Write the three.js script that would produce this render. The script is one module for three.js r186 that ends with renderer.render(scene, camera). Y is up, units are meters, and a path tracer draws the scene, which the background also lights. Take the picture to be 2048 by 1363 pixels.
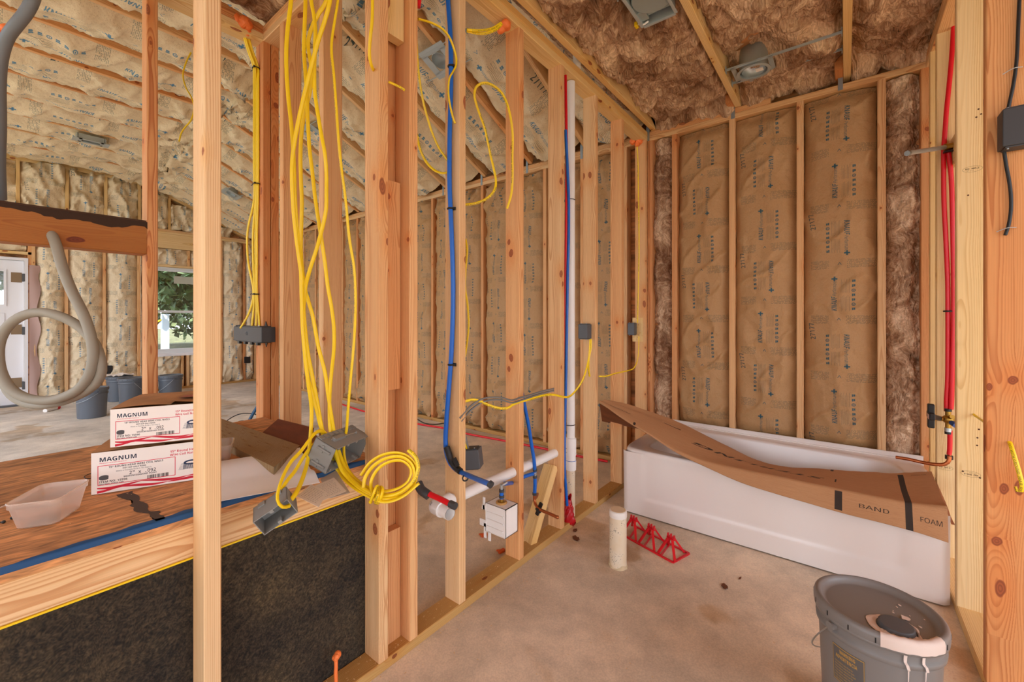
import * as THREE from 'three';
import { mergeGeometries } from 'three/addons/utils/BufferGeometryUtils.js';
import { RoundedBoxGeometry } from 'three/addons/geometries/RoundedBoxGeometry.js';

// ------------------------------------------------------------------ camera, sky, sun, exposure
const W = 2048, H = 1363, FOCAL = 840.6, HORIZON = 635.3;
const scene = new THREE.Scene();
const camera = new THREE.PerspectiveCamera(2 * Math.atan(H / 2 / FOCAL) * 180 / Math.PI, W / H, 0.05, 200);
camera.position.set(0, 1.2321, 0);
camera.rotation.y = 0.67;
camera.setViewOffset(W, H, 0, H / 2 - HORIZON, W, H);   // shift lens: level camera, horizon a little above the middle
scene.add(camera);
scene.background = new THREE.Color(0.90, 0.97, 1.08);   // bright hazy sky
scene.backgroundIntensity = 1.9;
const SUN = new THREE.Vector3(0.50, 0.75, 0.42).normalize();
const sun = new THREE.DirectionalLight(0xfff4e6, 4.5);
sun.position.copy(SUN.clone().multiplyScalar(30)); sun.target.position.set(0, 0, -1);
sun.castShadow = true; sun.shadow.mapSize.set(4096, 4096); sun.shadow.radius = 2;
Object.assign(sun.shadow.camera, { left: -14, right: 14, top: 14, bottom: -14, near: 1, far: 70 });
scene.add(sun, sun.target);
const renderer = new THREE.WebGLRenderer({ antialias: true });
renderer.toneMapping = THREE.LinearToneMapping;
renderer.toneMappingExposure = 2.12;
renderer.shadowMap.enabled = true;

// ------------------------------------------------------------------ helpers
let seed = 12345;
const rnd = () => { seed = (seed * 1664525 + 1013904223) >>> 0; return seed / 4294967296; };
const rr = (a, b) => a + (b - a) * rnd();
const V = (a) => new THREE.Vector3(a[0], a[1], a[2]);
const clamp = (x, a, b) => Math.min(b, Math.max(a, x));
const mix = (a, b, t) => a + (b - a) * t;
const sstep = (a, b, x) => { const t = clamp((x - a) / (b - a), 0, 1); return t * t * (3 - 2 * t); };
function h3(x, y, z) { let n = Math.imul(x, 374761393) ^ Math.imul(y, 668265263) ^ Math.imul(z, 1274126177); n = Math.imul(n ^ (n >>> 13), 1274126177); return ((n ^ (n >>> 16)) >>> 0) / 4294967296; }
function n3(x, y, z = 0) {
  const xi = Math.floor(x), yi = Math.floor(y), zi = Math.floor(z); let u = x - xi, v = y - yi, w = z - zi;
  u = u * u * (3 - 2 * u); v = v * v * (3 - 2 * v); w = w * w * (3 - 2 * w);
  const L = (k) => mix(mix(h3(xi, yi, k), h3(xi + 1, yi, k), u), mix(h3(xi, yi + 1, k), h3(xi + 1, yi + 1, k), u), v);
  return mix(L(zi), L(zi + 1), w) * 2 - 1;
}
const fbm = (x, y, z, o = 4) => { let s = 0, a = 0.5; for (let i = 0; i < o; i++) { s += a * n3(x, y, z + i * 7); x *= 2.03; y *= 2.03; a *= 0.5; } return s; };
const ridge = (x, y, z) => 1 - Math.abs(n3(x, y, z));
const used = {};
function numbered(n) { const k = used[n] = (used[n] ?? -1) + 1; return k ? n + '_' + String(k).padStart(3, '0') : n; }
function tag(o, label, category, group) { o.userData.label = label; if (category) o.userData.category = category; if (group) o.userData.group = group; return o; }
function put(parent, name, geo, mat, label) {
  const m = new THREE.Mesh(Array.isArray(geo) ? mergeGeometries(geo.map((g) => plain(g))) : geo, mat);
  m.name = parent === scene ? numbered(name) : partName(parent, name); m.castShadow = m.receiveShadow = true; if (label) m.userData.label = label;
  parent.add(m); return m;
}
const putEach = (parent, name, geos, mat) => geos.map((g) => put(parent, name, g, mat));
function partName(parent, name) { const c = parent.__n ??= {}; const k = c[name] = (c[name] ?? -1) + 1; return k ? name + '_' + String(k).padStart(3, '0') : name; }
function plain(g) { g = g.index ? g.toNonIndexed() : g; for (const k of Object.keys(g.attributes)) if (!['position', 'normal', 'uv'].includes(k)) g.deleteAttribute(k); return g; }
function group(name, label, category, pos = [0, 0, 0], grp) {
  const g = new THREE.Group(); g.name = numbered(name); g.position.set(...pos); scene.add(g); tag(g, label, category, grp); return g;
}
function struct(name, pos = [0, 0, 0]) { const g = new THREE.Group(); g.name = name; g.position.set(...pos); g.userData.kind = 'structure'; scene.add(g); return g; }
const T = (g, x, y, z) => g.translate(x, y, z);
function box(x0, x1, y0, y1, z0, z1, r = 0) {
  const a = x1 - x0, b = y1 - y0, c = z1 - z0;
  const g = r ? new RoundedBoxGeometry(a, b, c, 2, r) : new THREE.BoxGeometry(a, b, c);
  return g.translate((x0 + x1) / 2, (y0 + y1) / 2, (z0 + z1) / 2);
}
function rod(a, b, r, seg = 16, r2 = r) {
  a = V(a); b = V(b); const d = b.clone().sub(a), g = new THREE.CylinderGeometry(r2, r, d.length(), seg, 1);
  g.applyQuaternion(new THREE.Quaternion().setFromUnitVectors(new THREE.Vector3(0, 1, 0), d.clone().normalize()));
  return g.translate((a.x + b.x) / 2, (a.y + b.y) / 2, (a.z + b.z) / 2);
}
function beamBar(a, b, w, h) {           // a square bar from a to b
  a = V(a); b = V(b); const d = b.clone().sub(a), g = new THREE.BoxGeometry(w, h, d.length());
  const m = new THREE.Matrix4().lookAt(b, a, new THREE.Vector3(0, 1, 0)); g.applyMatrix4(m);
  return g.translate((a.x + b.x) / 2, (a.y + b.y) / 2, (a.z + b.z) / 2);
}
function tube(pts, r, o = {}) {          // round (or flattened) cable with closed ends; uv u runs in metres
  const c = new THREE.CatmullRomCurve3(pts.map(V), false, 'centripetal'), len = c.getLength();
  const n = o.n ?? Math.max(8, Math.round(len / (o.step ?? 0.015))), k = o.k ?? 10;
  const g = new THREE.TubeGeometry(c, n, r, k, false);
  if (o.flat) {                          // squash across the binormal
    const f = c.computeFrenetFrames(n, false), p = g.attributes.position, q = new THREE.Vector3(), s = new THREE.Vector3();
    for (let i = 0; i <= n; i++) { c.getPointAt(i / n, s); const B = f.binormals[i]; for (let j = 0; j <= k; j++) { q.fromBufferAttribute(p, i * (k + 1) + j).sub(s); q.addScaledVector(B, (o.flat - 1) * q.dot(B)); q.add(s); p.setXYZ(i * (k + 1) + j, q.x, q.y, q.z); } }
    g.computeVertexNormals();
  }
  const uv = g.attributes.uv; for (let i = 0; i < uv.count; i++) uv.setX(i, uv.getX(i) * len / (o.rep ?? 1));
  const caps = [0, 1].map((e) => { const t = c.getTangentAt(e).multiplyScalar(e ? 1 : -1), p = c.getPointAt(e); const d = new THREE.CircleGeometry(r, k); d.applyQuaternion(new THREE.Quaternion().setFromUnitVectors(new THREE.Vector3(0, 0, 1), t)); return d.translate(p.x, p.y, p.z); });
  return o.open ? g : mergeGeometries([g, ...caps].map(plain));
}
function lathe(pts, seg = 32) { return new THREE.LatheGeometry(pts.map((p) => new THREE.Vector2(...p)), seg); }
function slab(outline, t, y = 0) {       // flat sheet from an [x, z] outline, top at y
  const s = new THREE.Shape(outline.map(([x, z]) => new THREE.Vector2(x, -z)));
  return new THREE.ExtrudeGeometry(s, { depth: t, bevelEnabled: false }).rotateX(-Math.PI / 2).translate(0, y - t, 0);
}
function grid(nx, ny, f) {               // f(s, t) -> [x, y, z, u, v]
  const P = [], U = [], I = [];
  for (let j = 0; j <= ny; j++) for (let i = 0; i <= nx; i++) { const q = f(i / nx, j / ny); P.push(q[0], q[1], q[2]); U.push(q[3] ?? i / nx, q[4] ?? j / ny); }
  for (let j = 0; j < ny; j++) for (let i = 0; i < nx; i++) { const a = j * (nx + 1) + i, b = a + 1, c = a + nx + 1, d = c + 1; I.push(a, b, d, a, d, c); }
  const g = new THREE.BufferGeometry(); g.setAttribute('position', new THREE.Float32BufferAttribute(P, 3)); g.setAttribute('uv', new THREE.Float32BufferAttribute(U, 2)); g.setIndex(I); g.computeVertexNormals(); return g;
}

// ------------------------------------------------------------------ textures
function dataTex(w, h, f, srgb = true, wrap = THREE.RepeatWrapping) {
  const d = new Uint8Array(w * h * 4);
  for (let j = 0; j < h; j++) for (let i = 0; i < w; i++) { const c = f(i, j), k = (j * w + i) * 4; d[k] = clamp(c[0], 0, 255); d[k + 1] = clamp(c[1], 0, 255); d[k + 2] = clamp(c[2], 0, 255); d[k + 3] = 255; }
  const t = new THREE.DataTexture(d, w, h); t.wrapS = t.wrapT = wrap; t.magFilter = THREE.LinearFilter; t.minFilter = THREE.LinearMipmapLinearFilter; t.generateMipmaps = true;
  if (srgb) t.colorSpace = THREE.SRGBColorSpace; t.needsUpdate = true; return t;
}
function canvasTex(w, h, draw, wrap = THREE.ClampToEdgeWrapping) {
  const c = document.createElement('canvas'); c.width = w; c.height = h; draw(c.getContext('2d'), w, h);
  const t = new THREE.CanvasTexture(c); t.colorSpace = THREE.SRGBColorSpace; t.wrapS = t.wrapT = wrap; return t;
}
// value noise on a torus, for textures that tile
function tn(x, y, px, py, s) { const xi = Math.floor(x), yi = Math.floor(y); let u = x - xi, v = y - yi; u = u * u * (3 - 2 * u); v = v * v * (3 - 2 * v); const a = ((xi % px) + px) % px, b = (a + 1) % px, c = ((yi % py) + py) % py, d = (c + 1) % py; return mix(mix(h3(a, c, s), h3(b, c, s), u), mix(h3(a, d, s), h3(b, d, s), u), v) * 2 - 1; }
const tfbm = (x, y, p, s, o = 5) => { let r = 0, a = 0.5; for (let i = 0; i < o; i++) { r += a * tn(x * p, y * p, p, p, s + i); p *= 2; a *= 0.5; } return r; };

const WU = 0.5, WV = 2.8;                 // metres covered by one lumber texture
function woodTex(sd, early, late, tint, knots) {
  const w = 512, h = 2048, K = [];
  for (let i = 0; i < knots; i++) { const r = 0.004 + 0.010 * h3(i, sd, 5); K.push({ x: WU * h3(i, sd, 1), y: WV * h3(i, sd, 2), r, a: 1 + 1.6 * h3(i, sd, 3), s: h3(i, sd, 4) < 0.5 ? -1 : 1 }); }
  const rows = Array.from({ length: h }, (_, j) => { const y = (j / h) * WV; return K.filter((k) => Math.abs(k.y - y) < 0.16); });
  return dataTex(w, h, (i, j) => {
    const x = (i / w) * WU, y = (j / h) * WV;
    const cell = 0.127, cx = Math.floor(x / cell), dx0 = x - (cx + 0.5) * cell;
    const wob = n3(y * 0.55, cx * 3.1, sd) * 0.02 + n3(y * 2.3, x * 4, sd + 3) * 0.004;
    const dep = 0.012 + 0.045 * (0.5 + 0.5 * n3(y * 0.45 + cx * 9, sd * 1.7, 2)) + 0.003 * n3(y * 7, x * 20, sd + 9);
    const dx = dx0 + wob;
    let r = Math.sqrt(dx * dx + dep * dep), knot = 0, ring = 0, halo = 0;
    for (const k of rows[j]) {
      let ex = x - k.x; if (ex > WU / 2) ex -= WU; if (ex < -WU / 2) ex += WU;
      const ey = (y - k.y) / k.a, d = Math.sqrt(ex * ex + ey * ey) / k.r;
      const ww = Math.exp(-(ex * ex) / (k.r * k.r * 7) - (ey * ey) / (k.r * k.r * 16));
      r += ww * k.r * 0.9 * k.s; halo = Math.max(halo, ww);
      const dn = d + 0.16 * n3(ex * 110, ey * 110, sd);
      if (dn < 1) { knot = Math.max(knot, sstep(1, 0.82, dn)); ring = dn; }
    }
    const ph = r / 0.0046 + 0.35 * n3(x * 40, y * 3, sd + 4), f = ph - Math.floor(ph);
    const l = sstep(0.35, 0.92, f) * (1 - sstep(0.93, 1.0, f)) * (0.55 + 0.45 * n3(ph * 0.35, y * 0.6, sd));
    const fib = n3(x * 1300, y * 16, sd + 6) * 0.5 + n3(x * 420, y * 5, sd + 7) * 0.5;
    const big = n3(x * 7, y * 1.1, sd + 8), t = clamp(0.35 + 0.4 * big + 0.9 * halo, 0, 1.3);
    const o = [0, 1, 2].map((c) => { let v = mix(early[c], late[c], clamp(l, 0, 1) * 1.0); v = mix(v, v * tint[c], t); return v * (1 + 0.035 * fib); });
    if (knot > 0) { const kk = [150, 84, 46], e = 0.72 + 0.28 * Math.cos(ring * 14) - 0.35 * sstep(0.7, 1, ring); for (let c = 0; c < 3; c++) o[c] = mix(o[c], kk[c] * (0.75 + 0.4 * e), knot * 0.95); }
    return o;
  }, true, THREE.MirroredRepeatWrapping);
}
const woodMaps = [
  woodTex(11, [228, 190, 142], [190, 132, 82], [0.98, 0.87, 0.76], 30),
  woodTex(23, [230, 194, 148], [198, 142, 92], [0.98, 0.90, 0.78], 18),
  woodTex(37, [218, 172, 122], [180, 116, 70], [0.97, 0.84, 0.70], 28),
  woodTex(51, [232, 202, 152], [204, 158, 100], [0.98, 0.93, 0.80], 20),
];
const std = (o) => new THREE.MeshStandardMaterial({ roughness: 0.8, ...o });
const wood = (i, color = 0xffffff) => std({ map: woodMaps[i], color, roughness: 0.72 });
const M = {
  fir: [wood(0), wood(1), wood(2, 0xfff4ea), wood(0, 0xfff0e2)],
  pale: [wood(3), wood(3, 0xfffaf0)],
  orange: [wood(2, 0xfbe6d2), wood(0, 0xf6dcc4)],
  treated: wood(1, 0xd8cda4), dark: wood(3, 0xb98854), rough: wood(3, 0xf0dcb8),
};
M.all = [...M.fir, M.orange[0]];
const KW = 0.57, KH = 0.7125;             // kraft print tile in metres
const kraftPrint = (base, inkA) => canvasTex(1024, 1280, (c, w, h) => {
  c.fillStyle = base; c.fillRect(0, 0, w, h);
  for (let i = 0; i < 26000; i++) { const x = h3(i, 1, 1) * w, y = h3(i, 2, 1) * h, t = h3(i, 3, 1); c.fillStyle = t < 0.55 ? 'rgba(120,86,48,.22)' : 'rgba(214,178,128,.25)'; c.fillRect(x, y, 1 + 3 * h3(i, 4, 1), 1 + 4 * h3(i, 5, 1)); }
  const S = 1024 / KW, ink = inkA, ink2 = 'rgba(50,66,66,.40)';
  const logo = (x, y, dir) => {           // runs along y; dir -1 reads upward
    c.save(); c.translate(x, y); c.rotate(dir * Math.PI / 2); c.fillStyle = ink; c.textBaseline = 'middle'; c.textAlign = 'left';
    const L = 0.215 * S; c.save(); c.translate(-L / 2, 0); c.scale(0.72, 1); c.font = 'italic bold 68px sans-serif'; c.fillText('KNAUF', 0, 0); const k = c.measureText('KNAUF').width;
    c.font = 'italic 46px sans-serif'; c.fillText('Performance', k + 12, 4); c.restore();
    c.fillRect(L / 2 - 44, -8, 52, 17); c.fillRect(L / 2 - 26, -27, 17, 54);
    for (let r = 0; r < 7; r++) { c.fillStyle = ink2; c.fillRect(-L / 2 + (r % 3) * 8, 62 + r * 12, L * 0.42, 3); c.fillRect(L * 0.04, 62 + r * 12, L * 0.4 - (r % 2) * 30, 3); }
    for (let p = 0; p < 7; p++) { c.fillStyle = ink; const px = -L / 2 + 26 + p * 52; if (p % 3 === 1) { c.lineWidth = 7; c.strokeStyle = ink; c.beginPath(); c.arc(px, 172, 14, 0, 7); c.stroke(); c.fillRect(px - 4, 166, 8, 12); } else { c.fillRect(px - 14, 158, 28, 12); c.fillRect(px - 10, 172, 24, 14); } }
    c.restore();
  };
  logo(512 - 40, 260, -1); logo(512 + 70, 900, 1);
  for (const y of [560, 1210]) {
    for (let r = 0; r < 9; r++) { c.fillStyle = ink2; for (const [a, b] of [[250, 420], [580, 840]]) for (let x = a; x < b; x += 9) if (h3(x, r, y) < 0.75) c.fillRect(x, y - 60 + r * 11, 7, 6); }
    c.strokeStyle = ink; c.lineWidth = 5; c.beginPath(); c.moveTo(498, y - 4); c.lineTo(514, y - 30); c.lineTo(530, y - 4); c.stroke();
  }
  c.save(); c.translate(290, 700); c.rotate(-Math.PI / 2 - 0.12); c.fillStyle = 'rgba(28,56,70,.78)'; c.font = 'bold 66px monospace'; c.fillText('27177', -80, 0); c.restore();
}, THREE.RepeatWrapping);
const kraftTex = kraftPrint('#b78d5e', 'rgba(24,72,92,.80)'), kraftDaylitTex = kraftPrint('#e6d3b2', 'rgba(40,110,165,.72)');  // same paper; daylight of the big room is painted into the second, paler map
const crumple = dataTex(512, 512, (i, j) => {
  const x = i / 512, y = j / 512, a = Math.abs(tfbm(x + 0.05 * tfbm(x, y, 4, 31, 3), y, 5, 3, 4)), b = Math.abs(tfbm(x, y * 0.999, 9, 17, 3)), f = tfbm(x, y, 64, 5, 2);
  const v = 150 - 210 * a - 90 * b + 26 * f; return [v, v, v];
}, false);
M.kraft = std({ map: kraftTex, bumpMap: crumple, bumpScale: 0.009, roughness: 0.62 });
M.kraftDaylit = std({ map: kraftDaylitTex, bumpMap: crumple, bumpScale: 0.012, roughness: 0.52 });
const fluffTex = dataTex(1024, 1024, (i, j) => {
  const x = i / 1024, y = j / 1024, wx = 0.20 * tfbm(x, y, 4, 41, 5), wy = 0.20 * tfbm(x, y, 4, 51, 5);
  const f = tn((x + wx) * 70, (y + wy) * 26, 70, 26, 7) * 0.5 + tn((x + wx * 1.4) * 190, (y + wy * 1.2) * 70, 190, 70, 9) * 0.4, g = tfbm(x + wx, y + wy, 5, 61, 4), sp = tn(x * 500, y * 500, 500, 500, 12);
  const t = clamp(0.5 + 0.42 * f + 0.55 * g + 0.08 * sp, 0, 1);
  return [mix(122, 248, t), mix(82, 218, t), mix(54, 184, t)];
});
const fluffBump = dataTex(512, 512, (i, j) => { const x = i / 512, y = j / 512, wx = 0.06 * tfbm(x, y, 5, 71, 4); const v = 128 + 90 * tfbm(x + wx, y, 12, 81, 5) + 40 * tn((x + wx) * 140, y * 40, 140, 40, 3); return [v, v, v]; }, false);
M.fluff = std({ map: fluffTex, bumpMap: fluffBump, bumpScale: 0.02, roughness: 1 });
const concreteTex = dataTex(1024, 1024, (i, j) => {
  const x = i / 1024, y = j / 1024, g = tfbm(x, y, 4, 91, 6), s = tfbm(x, y, 24, 101, 4), d = tn(x * 512, y * 512, 512, 512, 3), st = sstep(0.28, 0.5, tfbm(x + 0.1 * g, y, 6, 111, 4));
  const v = 1 + 0.16 * g + 0.10 * s + 0.05 * d; return [(226 - 26 * st) * v, (218 - 38 * st) * v, (208 - 52 * st) * v];
});
M.concrete = std({ map: concreteTex, vertexColors: true, roughness: 0.7, bumpMap: crumple, bumpScale: 0.0006 });
const feltTex = dataTex(512, 512, (i, j) => { const x = i / 512, y = j / 512, w = 0.05 * tfbm(x, y, 8, 13, 3), f = tn((x + w) * 90, (y - w) * 90, 90, 90, 5) * 0.5 + tn((x - w) * 220, (y + w) * 180, 220, 180, 6) * 0.6, g = tfbm(x, y, 4, 23, 4); const v = 1 + 0.55 * f + 0.5 * g; return [58 * v, 48 * v, 34 * v - 4 * g]; });
M.felt = std({ map: feltTex, bumpMap: feltTex, bumpScale: 0.004, roughness: 1 });
const osbTex = dataTex(1024, 1024, (i, j) => {
  const x = i / 1024, y = j / 1024, w = 0.03 * tfbm(x, y, 6, 33, 3), a = tn((x + w) * 24, (y + w) * 110, 24, 110, 4), b = tn((x - w) * 60, (y + w) * 300, 60, 300, 8), g = tfbm(x, y, 3, 43, 4), d = sstep(0.42, 0.75, tn((x + w) * 18, (y - w) * 70, 18, 70, 9));
  const v = 1 + 0.14 * a + 0.12 * b + 0.18 * g - 0.17 * d; return [200 * v, 140 * v, 88 * v];
});
M.osb = std({ map: osbTex, roughness: 0.8, bumpMap: osbTex, bumpScale: 0.0008 });
M.blueEdge = std({ map: osbTex, color: 0x2f86ff, roughness: 0.7 });
M.blueEdge.map = null; M.blueEdge.color.setRGB(0.008, 0.065, 0.18);
const cardTex = dataTex(512, 512, (i, j) => { const x = i / 512, y = j / 512, f = tn(x * 8, y * 130, 8, 130, 4) * 0.03, g = tfbm(x, y, 6, 53, 5) * 0.14, s = tn(x * 256, y * 256, 256, 256, 3) * 0.03; const v = 1 + f + g + s; return [178 * v, 130 * v, 84 * v]; });
M.card = std({ map: cardTex, roughness: 0.85 });
M.cardPale = std({ map: cardTex, color: 0xfff2e2, roughness: 0.85 });
const cableTex = canvasTex(2048, 64, (c, w, h) => { c.fillStyle = '#f2cc12'; c.fillRect(0, 0, w, h); c.fillStyle = '#1c1a10'; c.font = '15px sans-serif'; c.textBaseline = 'middle'; for (let i = 0; i < 3; i++) { c.save(); c.translate(40 + i * 680, 20); c.scale(1.45, 1); c.fillText('12/2 WITH GROUND  NM-B  600V  TYPE', 0, 0); c.restore(); } }, THREE.RepeatWrapping);
M.yellow = std({ map: cableTex, roughness: 0.42 });
M.yellowPlain = std({ color: 0xf0c810, roughness: 0.4 });
M.blue = std({ color: 0x0d62c4, roughness: 0.35 }); M.red = std({ color: 0xd80a1e, roughness: 0.35 });
M.redPlastic = std({ color: 0xd0061c, roughness: 0.4 });
const pvcTex = canvasTex(1024, 128, (c, w, h) => { c.fillStyle = '#ece9e6'; c.fillRect(0, 0, w, h); c.fillStyle = '#4a4a52'; c.font = 'bold 26px sans-serif'; c.textBaseline = 'middle'; c.fillText('PVC-1120  DWV  ASTM D-2665   NSF-dwv   1-1/2 IN', 60, 38); }, THREE.RepeatWrapping);
M.pvc = std({ map: pvcTex, roughness: 0.35 }); M.white = std({ color: 0xeeeae6, roughness: 0.4 });
const pvcDirty = dataTex(256, 512, (i, j) => { const x = i / 256, y = j / 512, s = tn(x * 60, y * 110, 60, 110, 3), m = tfbm(x, y, 5, 3, 4); const k = s > 0.68 && m > -0.12 ? 0.45 : 1; return [222 * k, (206 + 8 * m) * k, (180 + 18 * m) * k]; });
M.pvcDirty = std({ map: pvcDirty, roughness: 0.7 });
M.black = std({ color: 0x161616, roughness: 0.5 }); M.dkgrey = std({ color: 0x3a3b3e, roughness: 0.5 }); M.grey = std({ color: 0x86847f, roughness: 0.55 }); M.midgrey = std({ color: 0x55585c, roughness: 0.5 });
M.tin = std({ color: 0xb6c2c8, metalness: 0.4, roughness: 0.42 });
M.steel = std({ color: 0xb9c2c8, metalness: 0.9, roughness: 0.38 }); M.galv = std({ color: 0x9aa6ac, metalness: 0.85, roughness: 0.45 }); M.brass = std({ color: 0xb08a3e, metalness: 0.9, roughness: 0.35 }); M.copper = std({ color: 0xb5683e, metalness: 0.85, roughness: 0.36 });
M.foam = std({ color: 0xf07a38, roughness: 0.5 });
M.conduit = std({ color: 0x948c7c, roughness: 0.6 }); M.greyCable = std({ color: 0x7c7a76, roughness: 0.5 });
M.paper = std({ color: 0xf0ebe8, roughness: 0.8, side: THREE.DoubleSide });
M.bulbWhite = std({ color: 0xe6e2dc, roughness: 0.6 });

// ------------------------------------------------------------------ lumber
const BEV = 0.003;
function lumberGeo(a, b, len) {           // a along x, b along z, length along y, eased long edges
  const c = Math.min(BEV, a / 5, b / 5), X = a / 2, Z = b / 2;
  const ring = [[X, -Z + c], [X, Z - c], [X - c, Z], [-X + c, Z], [-X, Z - c], [-X, -Z + c], [-X + c, -Z], [X - c, -Z]];
  const P = [], N = [], U = [], u0 = rnd() * 3, v0 = rnd() * 3; let per = 0;
  const tri = (p, n, uv) => { P.push(...p); N.push(...n); U.push(...uv); };
  for (let i = 0; i < 8; i++) {
    const p = ring[i], q = ring[(i + 1) % 8], ex = q[0] - p[0], ez = q[1] - p[1], l = Math.hypot(ex, ez), n = [ez / l, 0, -ex / l];
    const ua = u0 + per / WU, ub = u0 + (per + l) / WU, va = v0, vb = v0 + len / WV; per += l;
    const A = [p[0], 0, p[1]], B = [q[0], 0, q[1]], C = [q[0], len, q[1]], D = [p[0], len, p[1]];
    for (const [k, uv] of [[A, [ua, va]], [D, [ua, vb]], [C, [ub, vb]], [A, [ua, va]], [C, [ub, vb]], [B, [ub, va]]]) tri(k, n, uv);
  }
  for (const [y, s] of [[0, -1], [len, 1]]) for (let i = 1; i < 7; i++) { const q = [ring[0], ring[i], ring[i + 1]]; if (s > 0) q.reverse(); for (const r of q) tri([r[0], y, r[1]], [0, s, 0], [u0 + r[0] * 4, v0 + r[1] * 4]); }
  const g = new THREE.BufferGeometry(); g.setAttribute('position', new THREE.Float32BufferAttribute(P, 3)); g.setAttribute('normal', new THREE.Float32BufferAttribute(N, 3)); g.setAttribute('uv', new THREE.Float32BufferAttribute(U, 2)); return g;
}
const pick = (a) => a[Math.floor(rnd() * a.length)];
function lumber(parent, name, x0, x1, y0, y1, z0, z1, mat) {
  const s = [x1 - x0, y1 - y0, z1 - z0], L = s.indexOf(Math.max(...s)); let g;
  if (L === 1) g = lumberGeo(s[0], s[2], s[1]).translate((x0 + x1) / 2, y0, (z0 + z1) / 2);
  else if (L === 0) g = lumberGeo(s[1], s[2], s[0]).rotateZ(-Math.PI / 2).translate(x0, (y0 + y1) / 2, (z0 + z1) / 2);
  else g = lumberGeo(s[0], s[1], s[2]).rotateX(Math.PI / 2).translate((x0 + x1) / 2, (y0 + y1) / 2, z0);
  return put(parent, name, g, mat ?? pick(M.all));
}
function lumberAB(parent, name, A, B, w, d, mat, up = [0, 1, 0]) {   // from A to B, w across, d along 'up'
  const a = V(A), b = V(B), y = b.clone().sub(a), len = y.length(); y.normalize();
  const x = new THREE.Vector3().crossVectors(y, V(up)).normalize(), z = new THREE.Vector3().crossVectors(x, y);
  const g = lumberGeo(w, d, len).applyMatrix4(new THREE.Matrix4().makeBasis(x, y, z).setPosition(a)); return put(parent, name, g, mat ?? pick(M.all));
}
// ------------------------------------------------------------------ insulation
// path: list of [x, y, z] along the bay; across: unit vector; n: unit vectors out of the bay per path point are derived
function batt(parent, path, across, out, w, o = {}) {
  const P = path.map(V), A = V(across).normalize(), segs = P.slice(1).map((p, i) => p.distanceTo(P[i])), len = segs.reduce((a, b) => a + b, 0);
  const ny = Math.max(4, Math.round(len / (o.cell ?? 0.035))), nx = o.nx ?? 18, sd = rnd() * 100, vo = rnd(), bulge = o.bulge ?? 0.02, rec = o.rec ?? 0.035, amp = o.amp ?? 0.006, flip = (o.flip ?? 1) * 1, us = o.us ?? 1;
  const kinks = []; let acc = 0; for (let i = 0; i < segs.length - 1; i++) { acc += segs[i]; kinks.push(acc); }
  const outs = P.slice(1).map((p, i) => { const d = p.clone().sub(P[i]).normalize(); const n = new THREE.Vector3().crossVectors(A, d).normalize(); if (n.dot(V(out)) < 0) n.negate(); return n; });
  const hand = Math.sign(new THREE.Vector3().crossVectors(A, P[1].clone().sub(P[0])).dot(outs[0]));
  const g = grid(nx, ny, (s, t) => {
    let l = t * len, i = 0; while (i < segs.length - 1 && l > segs[i]) { l -= segs[i]; i++; }
    const p = P[i].clone().lerp(P[i + 1], l / segs[i]), q = (s - 0.5) * 2, y = t * len, x = (s - 0.5) * w;
    let near = 0; for (const k of kinks) near = Math.max(near, Math.exp(-Math.pow((y - k) / 0.28, 2)));
    const endT = Math.min(y, len - y), tuck = o.tuck === false ? 1 : sstep(0, 0.09, endT);
    const a = amp * (1 + 2.2 * near + (o.ends ? 2.5 * Math.exp(-endT / 0.25) : 0));
    let z = -rec * Math.pow(Math.abs(q), o.pw ?? 5) + bulge * (1 - q * q) * tuck - rec * 0.6 * (1 - tuck);
    z += a * (1.6 * Math.pow(ridge(x * 7 + y * 3.2 + sd, y * 2.1 - x * 3, sd), 4) - 0.8 + 0.55 * fbm(x * 9 + sd, y * 5, sd, 3) + (o.fold ?? 2.6) * Math.pow(ridge(x * 4 - y * 5.5, y * 1.6 + x * 5, sd + 5), 8) + 1.5 * Math.pow(ridge(x * 11 + y * 9, y * 3 - x * 8, sd + 9), 7));
    z += a * 0.9 * (Math.abs(q) > 0.6 ? n3(y * 16, q * 2, sd) * (Math.abs(q) - 0.6) * 2 : 0);
    p.addScaledVector(A, x + 0.004 * n3(y * 6, q, sd + 2)).addScaledVector(outs[i], z);
    return [p.x, p.y, p.z, 0.5 + flip * hand * x / KW / us, vo + flip * y / KH / us];
  });
  const m = put(parent, o.name ?? 'insulation_batt', g, o.mat ?? M.kraft); return m;
}
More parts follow.
